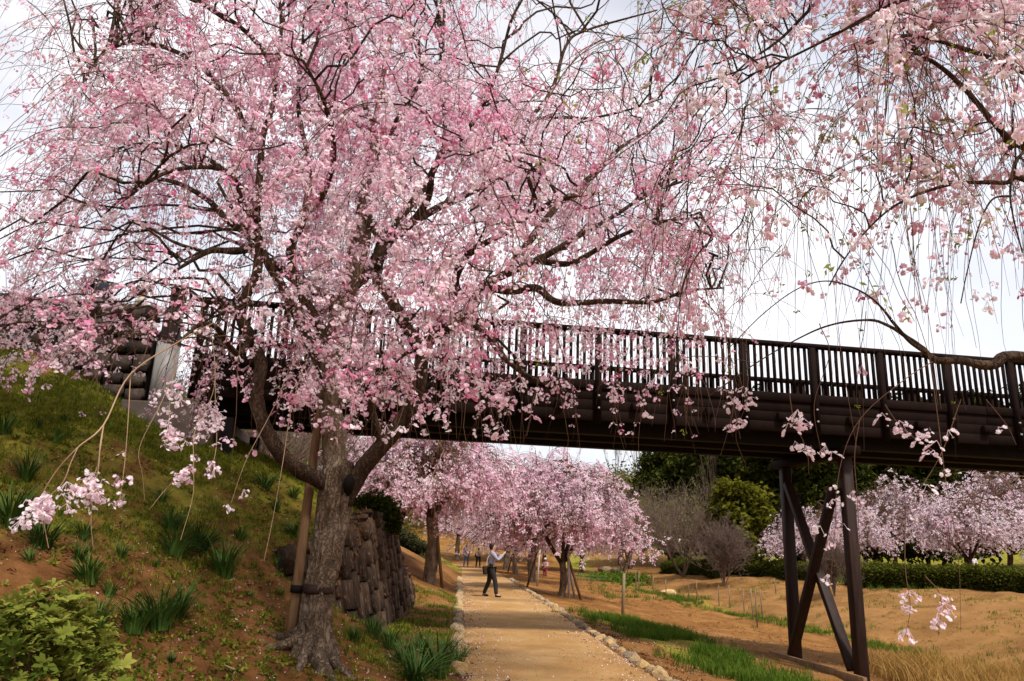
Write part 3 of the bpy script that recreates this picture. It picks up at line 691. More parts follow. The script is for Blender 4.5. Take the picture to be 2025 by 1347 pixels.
# trestle: two legs, crossed braces, sill board
P_ = at(1706, 1330, 15.45); s_leg = float((P_ - BA) @ BU); zft = -0.56
LEGW = (0.28, 2.78)
for w0 in LEGW:
    bbox('pier_leg', s_leg - .108, s_leg + .108, w0 - .108, w0 + .108, zft - .5, 3.68, MAT['pier_wood'], bevel=0.02)
bbox('pier_cap', s_leg - .17, s_leg + .17, -0.05, 3.15, 3.68, 3.855, MAT['bridge_wood'], bevel=0.015)
def brace(w0, z0, w1, z1, ds, th=0.2):
    a = np.array(bl(s_leg + ds, w0, z0)); b = np.array(bl(s_leg + ds, w1, z1)); d = b - a
    MB().box((a + b) / 2, (np.linalg.norm(d), 0.12, th), X=d, Z=(1, 0, 0)).build('brace', MAT['pier_wood'], br, bevel=0.012)
brace(0.44, 3.05, 2.58, zft + 0.15, -0.19); brace(2.60, 3.3, 0.48, zft + 0.15, -0.05)
bbox('sill_board', s_leg - .36, s_leg - .28, -0.35, 3.35, zft - .22, zft + .15, MAT['pole_wood'])

# ------------------------------------------------------------------ stone wall of the approach
def pillow(seed):
    R = random.Random(seed); V = []
    for (y, k) in ((0.5, 1.0), (-0.44, 1.0), (-0.5, 0.94)):
        for (a, b) in ((-1, -1), (1, -1), (1, 1), (-1, 1)): V.append((a * .5 * k + R.uniform(-.045, .045), y + R.uniform(-.06, .06) * (y < 0), b * .5 * k + R.uniform(-.05, .05)))
    V.append((R.uniform(-.1, .1), R.uniform(-.53, -.49), R.uniform(-.2, .2)))
    Q = [(0, 3, 2, 1)]; T = []
    for l in (0, 4):
        for j in range(4): Q.append((l + j, l + (j + 1) % 4, l + 4 + (j + 1) % 4, l + 4 + j))
    for j in range(4): T.append((8 + j, 8 + (j + 1) % 4, 12))
    return mesh_np('stone', V, Q, T, False)
PIL = [pillow(k) for k in range(8)]
def pil_set(mat):
    o = []
    for p in PIL:
        c = p.copy(); c.materials.append(mat); o.append(c)
    return o
PW = pil_set(MAT['wall_stone']); PM = pil_set(MAT['masonry'])
def frame_obj(name, me, parent, pos, X, N, size):
    X = np.array(X, float); X /= np.linalg.norm(X); N = np.array(N, float); N -= X * (N @ X); N /= np.linalg.norm(N); U = np.cross(X, N)
    o = link(name, me, None, parent)
    o.matrix_world = Matrix(((X[0] * size[0], N[0] * size[1], U[0] * size[2], pos[0]), (X[1] * size[0], N[1] * size[1], U[1] * size[2], pos[1]), (X[2] * size[0], N[2] * size[1], U[2] * size[2], pos[2]), (0, 0, 0, 1)))
    return o
sw = thing('stone_wall', 'dark dry stone wall beside the wooden end post at the top of the bank', 'wall', (0, 0, 0))
S0, S1 = -8.0, -0.72
def wtop(s): return 5.50 + 0.40 * (-s - 0.7) / 5.0 + (0.22 if s < -4.7 else 0)
mb = MB()
for s in np.arange(S0, S1, 0.4):
    mb.box(bp(s + .2, 0.28, (wtop(s) + 2.6) / 2 - .16), (0.42, 0.36, wtop(s) - 2.8), X=BU)
mb.build('wall_core', MAT['mortar'], sw)
R = random.Random(8); z = 3.1
while z < 6.6:
    h = R.uniform(.24, .36); s = S1 - R.uniform(0, .05)
    while s > S0:
        ln = R.uniform(.24, .46); c = s - ln / 2; P = bp(c, 0.1, z + h / 2)
        gz_ = float(zbase(P[0], P[1])); hh = h
        if z + h > gz_ - .05 and z < wtop(c) - .05 - .08 * (math.sin(c * 2.7) > .2):
            frame_obj('stone', R.choice(PW), sw, P + BN * R.uniform(-.05, .03) + np.array([0, 0, R.uniform(-.025, .025)]), BU * (1 if R.random() < .5 else 1) + np.array([0, 0, R.uniform(-.04, .04)]), BN, (ln - .045, .30, hh * R.uniform(.82, .95) - .02))
        s -= ln
    z += h

# ------------------------------------------------------------------ battered retaining wall beside the path
rw = thing('retaining_wall', 'sloping mossy masonry retaining wall beside the path behind the big trunk', 'wall', (0, 0, 0))
def rw_h(y):
    for z_ in np.arange(0.05, 3.0, 0.03):
        x = wall_x(y) - z_ / 5.0 - 0.12
        zb = 0.50 * (-x - 1.3) + 0.24 * (min(y, 14.6) - 9); z2 = (0.30) * max(xc(y) - HW - .1 - x, 0); zz = max(zb, 0) + (z2 - max(zb, 0)) * float(sstep(16.2, 22.5, y))
        if zz <= z_: return z_
    return 3.0
UPD = np.array([-1 / 5.0, 0, 1.0]); UPL = np.linalg.norm(UPD); UPD /= UPL; NRM = np.array([1.0, 0.0, 1 / 5.0]); NRM /= np.linalg.norm(NRM)
def rwp(y, z_, o=0.0): return np.array([wall_x(y) - z_ / 5.0, y, z_]) + NRM * o
ys_ = np.linspace(11.0, 22.2, 40); V = []
for y in ys_:
    h = rw_h(y)
    V += [rwp(y, -.1, -.07), rwp(y, h, -.07), rwp(y, h, -.07) + np.array([-.5, 0, -.03])]
Q = []
for k in range(len(ys_) - 1):
    for j in range(2): Q.append((k * 3 + j, k * 3 + 3 + j, k * 3 + 4 + j, k * 3 + 1 + j))
link('wall_core', mesh_np('wall_core', V, Q), MAT['mortar'], rw)
R = random.Random(3); y = 11.1
while y < 22.0:
    ln = R.uniform(.22, .36) if y < 15 else R.uniform(.30, .48); z = -0.15 - R.uniform(0, .3); hm = rw_h(y + ln / 2); od = R.uniform(-.05, .05)
    while z < hm - .05:
        h = R.uniform(.26, .62)
        if z + h > hm + .12: h = max(hm + .06 - z, .12)
        frame_obj('stone', R.choice(PM), rw, rwp(y + ln / 2, z + h / 2, od + R.uniform(-.035, .03)), np.array([float(wall_x(y + ln) - wall_x(y)) / ln, 1, R.uniform(-.06, .06)]), -NRM, (ln * R.uniform(.86, .97), .34, h * UPL - R.uniform(.015, .05)))
        z += h
    y += ln
n = 4200; yy = rng.uniform(11.4, 22, n); hh = np.array([rw_h(v) for v in ys_]); hz = np.interp(yy, ys_, hh)
uu = rng.random(n); keep_ = (fbm(yy, uu * 2.5, 1.2, 5) + 0.30 * uu > 0.66); yy, uu, hz = yy[keep_], uu[keep_], hz[keep_]
Pm = np.array([rwp(a, b, 0.10) for a, b in zip(yy, uu * hz)])
scatter('dry_moss', Pm, LITTER, 1.5, rng.uniform(0, 1, len(Pm)), rot=np.stack([rng.normal(size=len(Pm)) * .4, 1.25 + rng.normal(size=len(Pm)) * .4, rng.normal(size=len(Pm)) * .4], -1), parent=rw)

# ------------------------------------------------------------------ the big weeping cherry
TB = at(616, 1290, 9.0); TB[2] = Z(TB[0], TB[1])
tree = thing('weeping_cherry_tree', 'huge pink weeping cherry with gnarled grey brown trunk in front of the footbridge', 'tree', tuple(TB))
def child(o):
    return o
def lk(name, me, mat, kind=None):
    o = link(name, me, mat, tree, kind); o.matrix_parent_inverse = Matrix.Translation(-Vector(TB)); return o
tp = [TB + [0.0, 0, -.25], TB + [0.02, 0, 0.02], at(622, 1240, 9.0), at(627, 1180, 9.0), at(643, 1110, 9.0), at(655, 1040, 9.0), at(664, 985, 9.0), at(669, 945, 9.0), at(672, 915, 9.02)]
P = smooth_poly(tp, 20); n = len(P)
hh = P[:, 2] - TB[2]
Rr = np.interp(hh, [-.3, 0, .15, .35, .6, .9, 1.3, 1.7, 2.0, 2.3], [.29, .245, .195, .168, .152, .158, .168, .184, .178, .10])
def bark_disp(i, a, p):
    o = []
    for x in a:
        cx, cy = math.cos(x), math.sin(x); fl = math.exp(-max(hh[i], 0) / .35)
        root = fl * 0.20 * (math.cos(5 * x + 0.6 + 0.4 * math.sin(2 * x)) + .5 * math.cos(3 * x + 2))
        rid = mnoise.noise((cx * 3.2, cy * 3.2, p[2] * 2.2)); fine = mnoise.noise((cx * 8.5, cy * 8.5, p[2] * 5.5)); vf = mnoise.noise((cx * 17, cy * 17, p[2] * 9))
        o.append(1 + root + .11 * mnoise.noise((cx * 1.1, cy * 1.1, p[2] * 1.3)) + .10 * (1 - 3 * abs(rid)) + .065 * (1 - 3 * abs(fine)) + .04 * vf)
    return np.array(o)
V, Q, T = tube(P, Rr, 110, True, bark_disp); lk('trunk', mesh_np('trunk', V, Q, T), MAT['bark'])
V, Q, T = tube([at(629, 1174, 9), at(629.5, 1169, 9), at(630, 1162, 9), at(631, 1157, 9)], [.168, .176, .172, .162], 40, True, lambda i, a, p: np.array([1 + .11 * mnoise.noise((math.cos(x) * 4, math.sin(x) * 4, i * 3.)) for x in a])); lk('bark_wrap', mesh_np('bark_wrap', V, Q, T), MAT['pier_wood'])
V, Q, T = tube([at(688, 975, 8.90), at(690, 960, 8.81), at(692, 948, 8.79), at(693, 940, 8.81)], [.05, .068, .06, .02], 12, True, lambda i, a, p: np.array([1 + .35 * mnoise.noise((math.cos(x) * 2, math.sin(x) * 2, i * 1.1)) for x in a])); lk('knot', mesh_np('knot', V, Q, T), MAT['bridge_dark'])
for k, (a, ln) in enumerate([(-2.5, .34), (-1.6, .3), (-.8, .38), (-.1, .3), (3.3, .3)]):
    q = [TB + np.array([math.cos(a) * d, math.sin(a) * d, 0]) for d in (.10, .22, .28 + ln * .4, .28 + ln)]
    for j, d in enumerate((.24, .10, .01, -.05)): q[j][2] = Z(q[j][0], q[j][1]) + d
    V, Q, T = tube(smooth_poly(q, 5), np.linspace(.085, .025, 16), 10, True, lambda i, a_, p: np.array([1 + .25 * mnoise.noise((math.cos(x) * 2, math.sin(x) * 2 + k, i * .5)) for x in a_])); lk('root', mesh_np('root', V, Q, T), MAT['bark'])
NODES = []
def limb(pts, r0, r1, sides=10, node=True, skip=3, wob=.12, per=6):
    me, P = limb_mesh([at(*p) for p in pts], r0, r1, sides, per, wob); lk('limb', me, MAT['bark_limb'] if r0 < .13 else MAT['bark']); 
    if node: NODES.append(P[skip:])
    return P
limb([(672, 985, 9.0), (630, 948, 8.9), (588, 928, 8.75), (548, 888, 8.65), (520, 838, 8.6), (507, 780, 8.6), (516, 720, 8.65), (497, 670, 8.7), (478, 630, 8.7), (487, 585, 8.7), (508, 540, 8.7), (511, 480, 8.7), (508, 410, 8.75), (516, 330, 8.8), (520, 268, 8.8), (538, 215, 8.85), (546, 160, 8.9), (556, 60, 9), (548, -60, 9)], .098, .018, 14)
limb([(662, 990, 9.0), (664, 930, 9.0), (660, 860, 9.0), (655, 790, 9.05), (655, 720, 9.1), (665, 650, 9.1), (690, 575, 9.15), (715, 500, 9.2), (724, 430, 9.2), (722, 370, 9.25), (745, 310, 9.3), (720, 200, 9.35), (690, 90, 9.4), (680, -60, 9.5)], .165, .022, 16)
limb([(680, 995, 9.0), (712, 935, 8.95), (752, 885, 8.85), (792, 838, 8.8), (826, 770, 8.8), (836, 700, 8.8), (862, 655, 8.85), (905, 630, 8.9), (938, 600, 8.95), (955, 565, 9.0), (1005, 540, 9.1), (1075, 508, 9.2), (1140, 470, 9.3), (1210, 430, 9.4), (1290, 380, 9.5), (1380, 350, 9.6)], .108, .014, 14)
limb([(655, 760, 9.05), (625, 700, 9.2), (596, 640, 9.4), (560, 570, 9.6), (530, 520, 9.7), (512, 480, 9.8), (470, 430, 10), (430, 360, 10.3)], .10, .02)
limb([(660, 690, 9.1), (628, 640, 9.0), (600, 590, 8.9), (575, 500, 8.8), (600, 430, 8.7), (612, 330, 8.6), (590, 210, 8.5), (600, 60, 8.4)], .085, .015)
limb([(670, 630, 9.1), (650, 590, 9.3), (590, 560, 9.6), (540, 520, 9.9), (515, 505, 10)], .085, .03)
limb([(690, 575, 9.15), (740, 520, 9.3), (765, 460, 9.5), (800, 420, 9.7), (850, 350, 9.9), (880, 260, 10.1), (870, 150, 10.3), (880, 30, 10.5)], .085, .015)
limb([(724, 430, 9.2), (760, 470, 8.9), (800, 455, 8.6), (845, 395, 8.3), (860, 330, 8.1), (930, 250, 7.9), (980, 150, 7.7), (1010, 40, 7.6)], .065, .012)
limb([(836, 700, 8.8), (800, 640, 9.0), (772, 590, 9.2), (745, 545, 9.4), (775, 470, 9.6), (850, 420, 9.9), (930, 380, 10.2), (1020, 330, 10.4), (1040, 250, 10.5), (1090, 180, 10.6), (1120, 90, 10.7), (1160, 60, 10.8), (1300, 20, 10.9)], .085, .012)
limb([(1034, 262, 10.5), (1060, 236, 10.4), (1110, 232, 10.3), (1165, 234, 10.2), (1240, 218, 10.1), (1310, 195, 10.0)], .035, .010)
limb([(862, 655, 8.85), (930, 645, 8.6), (965, 665, 8.4), (1005, 715, 8.2), (1060, 752, 8.1), (1120, 772, 8.0)], .06, .010)
limb([(955, 565, 9.0), (1010, 575, 8.8), (1060, 570, 8.6), (1105, 598, 8.5), (1200, 596, 8.4), (1290, 597, 8.3), (1360, 575, 8.2), (1430, 570, 8.1)], .06, .008)
limb([(1005, 540, 9.1), (1045, 480, 9.3), (1100, 410, 9.6), (1170, 350, 9.9), (1230, 290, 10.2), (1310, 240, 10.5), (1380, 160, 10.8)], .06, .012)
limb([(1060, 515, 9.2), (1130, 520, 8.9), (1220, 470, 8.6), (1300, 440, 8.4), (1390, 430, 8.2)], .045, .010)
limb([(930, 605, 8.95), (900, 560, 8.4), (930, 500, 8.0), (1000, 460, 7.5), (1090, 400, 7.1), (1200, 380, 6.8)], .06, .010)
limb([(500, 490, 8.7), (465, 497, 8.5), (420, 495, 8.3), (385, 512, 8.1), (340, 540, 7.9)], .055, .012)
limb([(505, 470, 8.7), (455, 440, 8.9), (410, 395, 9.2), (350, 362, 9.4), (300, 357, 9.6), (250, 385, 9.8), (200, 430, 10)], .05, .010)
limb([(510, 440, 8.7), (478, 400, 8.4), (455, 345, 8.1), (400, 330, 7.8), (320, 345, 7.4), (240, 400, 7.1)], .05, .010)
limb([(518, 275, 8.8), (480, 240, 8.9), (455, 195, 9.1), (395, 130, 9.3), (330, 95, 9.5), (270, 85, 9.6), (220, 95, 9.7), (180, 135, 9.8), (160, 190, 9.9)], .05, .010)
limb([(512, 400, 8.75), (470, 365, 9.0), (420, 320, 9.4), (350, 290, 9.8), (270, 285, 10.2), (190, 310, 10.6)], .05, .010)
limb([(546, 160, 8.9), (520, 100, 8.6), (470, 50, 8.2), (400, 10, 7.8), (330, -20, 7.5)], .04, .012)
limb([(600, 430, 8.7), (640, 380, 8.2), (660, 300, 7.7), (640, 200, 7.2), (600, 120, 6.8)], .045, .012)
limb([(745, 310, 9.3), (790, 230, 9.0), (835, 140, 8.7), (800, 40, 8.4)], .045, .012)
limb([(497, 670, 8.7), (470, 700, 8.2), (430, 650, 7.6), (400, 640, 7.2), (360, 670, 6.9)], .04, .012)
limb([(760, 890, 8.85), (735, 800, 8.6), (760, 740, 8.3), (800, 700, 8.0), (850, 690, 7.7)], .05, .012)
NP = np.vstack(NODES)

MG = np.array([
 [.16, .2, .5, .75, .9, .8, .5, .12, .1, .06, .03, 0], [.2, .16, .5, .75, .9, .7, .45, .06, .08, .08, .06, 0], [.16, .22, .6, .7, .9, .9, .5, .15, .22, .18, .10, .03],
 [.03, .6, .9, .85, 1, 1, 1, .55, .45, .38, .22, .04], [.06, .75, .9, .75, 1, 1, 1, 1, .85, .55, .28, .05], [.28, .85, .75, .55, .9, 1, 1, 1, 1, .8, .3, .02],
 [.55, .70, .36, .26, .70, .95, .95, .75, .7, .6, .07, 0], [.95, .90, .36, .20, .5, .8, .7, .5, .55, .55, .04, 0], [.85, .62, .14, .50, .88, .95, .85, .6, .55, .4, .02, 0],
 [.03, .05, .28, .55, .75, .75, .85, .6, .35, .12, 0, 0], [0, 0, 0, .03, .05, .03, .03, 0, 0, 0, 0, 0], [0] * 12])
def mask(G, px, py, x0, dx, y0, dy):
    u = np.clip((px - x0) / dx, 0, G.shape[1] - 1.001); v = np.clip((py - y0) / dy, 0, G.shape[0] - 1.001); i = u.astype(int); j = v.astype(int); a = u - i; b = v - j
    return (G[j, i] * (1 - a) + G[j, i + 1] * a) * (1 - b) + (G[j + 1, i] * (1 - a) + G[j + 1, i + 1] * a) * b
def m1(P): q = proj(P); return mask(MG, q[..., 0], q[..., 1], 0, 150, -100, 100)
def targets(G, x0, dx, y0, dy, n, yf, xr, yr):
    o = []
    while len(o) < n:
        px = rng.uniform(*xr, 4000); py = rng.uniform(*yr, 4000); ok = rng.random(4000) < mask(G, px, py, x0, dx, y0, dy)
        for a, b in zip(px[ok], py[ok]): o.append((a, b))
    o = np.array(o[:n]); Y = yf(n, o)
    d = CW[None] + CR[None] * ((o[:, 0] - 1012.5) / F)[:, None] - CU[None] * ((o[:, 1] - 70 - 673.5) / F)[:, None]
    return EYE + d * (Y / d[:, 1])[:, None]
def starts(NPx, E, k=14, maxup=0.4):
    S = []
    for e in E:
        d = np.linalg.norm(NPx - e, axis=1) + np.where(NPx[:, 2] > e[2] + maxup, 3, 0); i = np.argsort(d)[:k]; S.append(NPx[i[rng.integers(0, k)]])
    return np.array(S)
NB = 480
def ydep(n, o):
    sp = 1.75 * np.sqrt(np.clip(1 - ((o[:, 0] - 700) / 1000) ** 2, .15, 1)); return np.clip(9.0 + rng.normal(size=n) * sp, 5.9, 12.4)
E = targets(MG, 0, 150, -100, 100, NB, ydep, (-60, 1640), (-260, 760)); S = starts(NP, E)
B = arches(S, E, rng.uniform(.05, .38, NB)); dl = np.linalg.norm(E - S, axis=1)
# many branches carry on past their end and droop
B2 = hang(E, (B[:, -1] - B[:, -2]) + rng.normal(size=(NB, 3)) * .05, rng.uniform(.5, 1.6, NB), 8, 1.1, .05)
br0 = np.clip(0.005 + 0.0055 * dl, .005, .022)
V1, Q1 = many_tubes(B, np.linspace(1, .42, 10)[None] * br0[:, None], 5); V2, Q2 = many_tubes(B2, np.linspace(.42, .14, 8)[None] * br0[:, None], 4)
lk('branch_mass', mesh_np('branch_mass', np.vstack([V1, V2]), np.vstack([Q1, Q2 + len(V1)])), MAT['bark_limb'], 'stuff')
FULL = np.concatenate([B, B2[:, 1:]], 1)
NT = 3700
bi = rng.integers(0, NB, NT); t = rng.uniform(.28, 1, (NT, 1)); P0 = along(FULL[bi], t)[:, 0]
tan = along(FULL[bi], np.minimum(t + .05, 1))[:, 0] - along(FULL[bi], t - .05)[:, 0]; tan /= np.linalg.norm(tan, axis=1, keepdims=True) + 1e-9
D = tan + rng.normal(size=(NT, 3)) * .65; L = rng.gamma(3.0, .42, NT).clip(.3, 2.6)
TW = hang(P0, D, L, 10, 1.5, .12)
mk = m1(TW); dead = (mk < 0.035); first = np.where(dead.any(1), dead.argmax(1), 10); ok = first > 2
TW, L, first, P0, D = TW[ok], L[ok], first[ok], P0[ok], D[ok]; L = L * np.clip(first / 10.0, .25, 1)
TW = hang(P0, D, L, 10, 1.5, .12); NT = len(TW)
Vt, Qt = many_tubes(TW, np.linspace(1, .35, 10)[None] * rng.uniform(.0028, .0058, (NT, 1)), 3)
lk('twig_mass', mesh_np('twig_mass', Vt, Qt), MAT['twig'], 'stuff')
C = beads(TW, L, 0.050, 0.9); C2 = np.repeat(FULL[:, 4:].reshape(-1, 3), 2, 0); C2 = C2 + rng.normal(size=C2.shape) * .07; C = np.vstack([C, C2])
mk = m1(C); C = C[rng.random(len(C)) < np.clip(mk, 0, 1) * .92]
tn = 0.22 + 0.95 * (fbm(C[:, 0] * .8 + C[:, 1], C[:, 2], .8, 31) - .5) + rng.normal(size=len(C)) * .15
print('main clusters', len(C), 'twigs', NT)
# the inner crown is thinner in front of the big limbs, which show through
LP = proj(NP); cell = {}
for a, b, d in LP: cell[(int(a // 13), int(b // 13))] = min(d, cell.get((int(a // 13), int(b // 13)), 99))
q = proj(C); kp = np.array([not ((int(a // 13), int(b // 13)) in cell and d < cell[(int(a // 13), int(b // 13))]) for a, b, d in q]) | (rng.random(len(C)) < .38) | (q[:, 1] > 640)
C, tn = C[kp], tn[kp]
o = scatter('blossom_mass', C, CL_A, 1.0, tn, parent=tree); o.matrix_parent_inverse = Matrix.Translation(-Vector(TB))

def sprays(parent, lk_, lines, protos, hangs, r0=.008, single=None, scale=1.0, mat='twig_pale'):
    """hand-placed low twigs: lines of photo points with depth; hangs = (line, t0, t1, count)"""
    V = []; Q = []; n0 = 0; Ps = []
    for ln in lines:
        P = smooth_poly([at(*p) for p in ln], 6); Ps.append(P); rl_ = r0 * (1.0 if len(ln) > 7 else .55); v, q, t_ = tube(P, np.linspace(rl_, rl_ * .35, len(P)), 5, False); V.append(v); Q.append(q + n0); n0 += len(v)
    lk_('low_twig_mass', mesh_np('low_twig_mass', np.vstack(V), np.vstack(Q)), MAT[mat], 'stuff')
    pts = []
    for (li, t0, t1, c) in hangs:
        P = Ps[li]; u = rng.uniform(t0, t1, c) * (len(P) - 1); i = np.minimum(u.astype(int), len(P) - 2); pts.append(P[i] + (P[i + 1] - P[i]) * (u - i)[:, None] + rng.normal(size=(c, 3)) * .035)
    pts = np.vstack(pts); ob = []
    inv = Matrix.Translation(-Vector(parent.location))
    for p in pts:
        o = link('blossom_cluster', protos[rng.integers(0, len(protos))].data, None, parent); o.matrix_parent_inverse = inv
        o.location = p; o.rotation_euler = (rng.uniform(-.5, .5), rng.uniform(-.5, .5), rng.uniform(0, 6.28)); s = scale * rng.uniform(.65, 1.15); o.scale = (s, s, s)
    return Ps
YS = 5.2
sprays(tree, lk, [
 [(420, 640, 7.2), (350, 678, 6.6), (258, 740, 5.9), (205, 840, 5.4), (154, 885, YS), (110, 934, YS), (81, 987, YS), (86, 1030, YS), (96, 1084, YS)],
 [(205, 840, 5.4), (198, 880, 5.3), (195, 922, YS), (185, 975, YS), (180, 1030, YS), (184, 1082, YS)],
 [(415, 640, 7.2), (425, 720, 7.0), (420, 780, 6.8), (386, 850, 6.0), (383, 922, 5.8), (381, 983, 5.7), (357, 1068, 5.6)],
 [(610, 700, 8.0), (578, 800, 6.8), (560, 910, 6.4), (540, 1023, 6.2), (522, 1110, 6.1)],
 [(575, 720, 8.0), (544, 800, 7.0), (487, 910, 6.6), (457, 995, 6.4)],
 [(400, 640, 7.2), (345, 740, 6.6), (317, 800, 6.2), (276, 885, 6.0), (282, 940, 6.0), (286, 990, 6.0)],
 [(383, 922, 5.8), (335, 960, 5.8), (296, 1007, 5.7)],
 [(205, 840, 5.4), (197, 895, 5.3), (185, 940, 5.2), (140, 985, 5.1)], [(154, 885, YS), (140, 915, 5.15), (120, 960, 5.1), (60, 1010, 5.0), (40, 1020, 5)],
 [(350, 678, 6.6), (340, 760, 6.4), (335, 830, 5.8), (350, 880, 5.7)], [(425, 720, 7.0), (426, 790, 6.7), (428, 880, 5.9), (412, 950, 5.8)], [(258, 745, 5.95), (252, 850, 5.75), (245, 930, 5.6), (235, 1000, 5.5)]],
 CL_A, [(0, .74, .86, 10), (1, .45, .75, 14), (2, .38, .52, 14), (2, .52, .70, 8), (7, .5, 1, 12), (8, .55, 1, 18), (9, .3, 1, 22), (10, .3, 1, 22), (11, .5, 1, 5), (6, .1, .3, 3), (5, .25, .4, 5), (4, .85, 1, 3)], single=True)

# pole tied against the trunk
pp = [at(582, 1200, 9.0), at(628, 850, 9.12), at(684, 560, 9.3), at(774, 60, 9.5)]; pp[0][2] -= .4
pole = thing('support_pole', 'long straight brown pole leaning against the big trunk and rising through its crown', 'pole', tuple(pp[0]))
V, Q, T = tube(smooth_poly(pp, 8), np.linspace(.062, .035, 25), 12); o = link('shaft', mesh_np('shaft', V, Q, T), MAT['pole_wood'], pole); o.matrix_parent_inverse = Matrix.Translation(-Vector(pp[0]))
V, Q, T = tube([at(586, 1172, 9.0), at(588, 1157, 9.0)], [.074, .074], 12); o = link('rope_binding', mesh_np('rope_binding', V, Q, T), MAT['bridge_dark'], pole); o.matrix_parent_inverse = Matrix.Translation(-Vector(pp[0]))

# ------------------------------------------------------------------ the nearer cherry reaching in from the right
RB = np.array([5.3, 5.6, 0]); RB[2] = Z(RB[0], RB[1])
rt = thing('weeping_cherry_tree', 'pale weeping cherry with long drooping twigs and greenish limb reaching in from the right', 'tree', tuple(RB))
tree_main, TBm = tree, TB
def lk2(name, me, mat, kind=None):
    o = link(name, me, mat, rt, kind); o.matrix_parent_inverse = Matrix.Translation(-Vector(RB)); return o
me, P = limb_mesh([RB + [0, 0, -.2], RB + [0, 0, .6], RB + [-.05, 0, 1.8], RB + [0, -.05, 3.2], RB + [-.1, -.1, 5.0], RB + [-.3, -.3, 6.6], RB + [-.6, -.4, 8.0]], .24, .06, 16, 6); lk2('trunk', me, MAT['bark'])
R_N = [P[10:]]
def limb2(pts, r0, r1, sides=9, first=None):
    p = [at(*q) for q in pts]
    if first is not None: p = [np.array(first)] + p
    me, P = limb_mesh(p, r0, r1, sides, 6, .12, 2.1); lk2('limb', me, MAT['bark_limb']); R_N.append(P[6:]); return P
limb2([(2040, 708, 4.9), (1960, 722, 4.8), (1900, 714, 4.75), (1850, 712, 4.7), (1825, 690, 4.7), (1795, 668, 4.7), (1760, 646, 4.7), (1720, 633, 4.7), (1650, 641, 4.7), (1590, 664, 4.7), (1500, 715, 4.7), (1400, 785, 4.7)],   .046, .004, first=[5.25, 5.5, 2.85])
limb2([(1828, 695, 4.7), (1800, 676, 4.6), (1768, 640, 4.55), (1740, 605, 4.5), (1700, 575, 4.5), (1640, 556, 4.5), (1580, 570, 4.5), (1510, 620, 4.5), (1440, 690, 4.5)], .014, .003)
limb2([(2060, 372, 4.4), (1985, 362, 4.3), (1900, 362, 4.2), (1840, 376, 4.15), (1780, 401, 4.1), (1740, 430, 4.1), (1700, 472, 4.1), (1665, 520, 4.1), (1640, 565, 4.1)], .022, .004, first=[5.25, 5.5, 3.7])
limb2([(2070, 330, 4.6), (2000, 282, 4.5), (1985, 265, 4.5), (1950, 225, 4.5), (1900, 168, 4.5), (1850, 126, 4.5), (1795, 95, 4.5)], .042, .014, first=[5.2, 5.5, 3.4])
limb2([(2090, 180, 4.4), (2025, 142, 4.3), (1960, 115, 4.2), (1900, 95, 4.1), (1800, 70, 4.0), (1700, 90, 3.9)], .034, .01, first=[5.2, 5.4, 4.4])
limb2([(2040, 290, 4.0), (2008, 320, 3.95), (1998, 380, 3.9), (2004, 430, 3.9), (2022, 500, 3.9)], .011, .004)
limb2([(2000, 388, 3.9), (1962, 395, 3.9), (1935, 450, 3.9), (1912, 540, 3.9), (1900, 600, 3.9)], .008, .003)
limb2([(2100, -80, 4.2), (1950, -30, 4.0), (1850, -20, 3.9), (1740, 20, 3.8), (1650, 70, 3.8), (1560, 115, 3.8), (1480, 150, 3.8)], .032, .006, first=[5.1, 5.4, 5.0])
limb2([(1900, -160, 4.6), (1700, -80, 4.5), (1600, 20, 4.4), (1540, 80, 4.4), (1470, 130, 4.4), (1400, 200, 4.4)], .03, .006, first=RB + [-.3, -.3, 5.6])
limb2([(1900, -200, 5.2), (1700, -120, 5.2), (1500, -40, 5.2), (1400, 60, 5.2), (1330, 170, 5.2)], .03, .006, first=RB + [-.5, -.3, 6.4])
NP2 = np.vstack(R_N[1:])
MR = np.array([[.03, .5, .6, .9, 1, 1, 1], [.02, .38, .40, .6, .9, .9, .8], [.02, .40, .46, .28, .5, .45, .5], [.04, .36, .40, .18, .40, .36, .36], [.04, .28, .28, .18, .40, .25, .35],
 [.12, .32, .3, .25, .5, .40, .4], [0, .08, .12, .16, .32, .35, .4], [0, .02, .06, .14, .26, .32, .3], [0, 0, .02, .05, .06, .10, .1], [0, 0, 0, .01, .02, .02, 0], [0] * 7])
def m2(P): q = proj(P); return mask(MR, q[..., 0], q[..., 1], 1200, 150, -100, 100)
NB = 150
E = targets(MR, 1200, 150, -100, 100, NB, lambda n, o: np.clip(4.5 + rng.normal(size=n) * .65, 3.1, 6.2), (1220, 2100), (-250, 430)); S = starts(NP2, E, 8, .2)
B = arches(S, E, rng.uniform(.05, .35, NB)); dl = np.linalg.norm(E - S, axis=1); B2 = hang(E, (B[:, -1] - B[:, -2]) + rng.normal(size=(NB, 3)) * .04, rng.uniform(.4, 1.1, NB), 8, 1.6, .05)
br0 = np.clip(.003 + .0035 * dl, .003, .010)
V1, Q1 = many_tubes(B, np.linspace(1, .45, 10)[None] * br0[:, None], 5); V2, Q2 = many_tubes(B2, np.linspace(.45, .2, 8)[None] * br0[:, None], 4)
lk2('branch_mass', mesh_np('branch_mass', np.vstack([V1, V2]), np.vstack([Q1, Q2 + len(V1)])), MAT['bark_limb'], 'stuff')
FULL = np.concatenate([B, B2[:, 1:]], 1); NT = 1250
bi = rng.integers(0, NB, NT); t = rng.uniform(.25, 1, (NT, 1)); P0 = along(FULL[bi], t)[:, 0]; tan = along(FULL[bi], np.minimum(t + .05, 1))[:, 0] - along(FULL[bi], t - .05)[:, 0]; tan /= np.linalg.norm(tan, axis=1, keepdims=True) + 1e-9
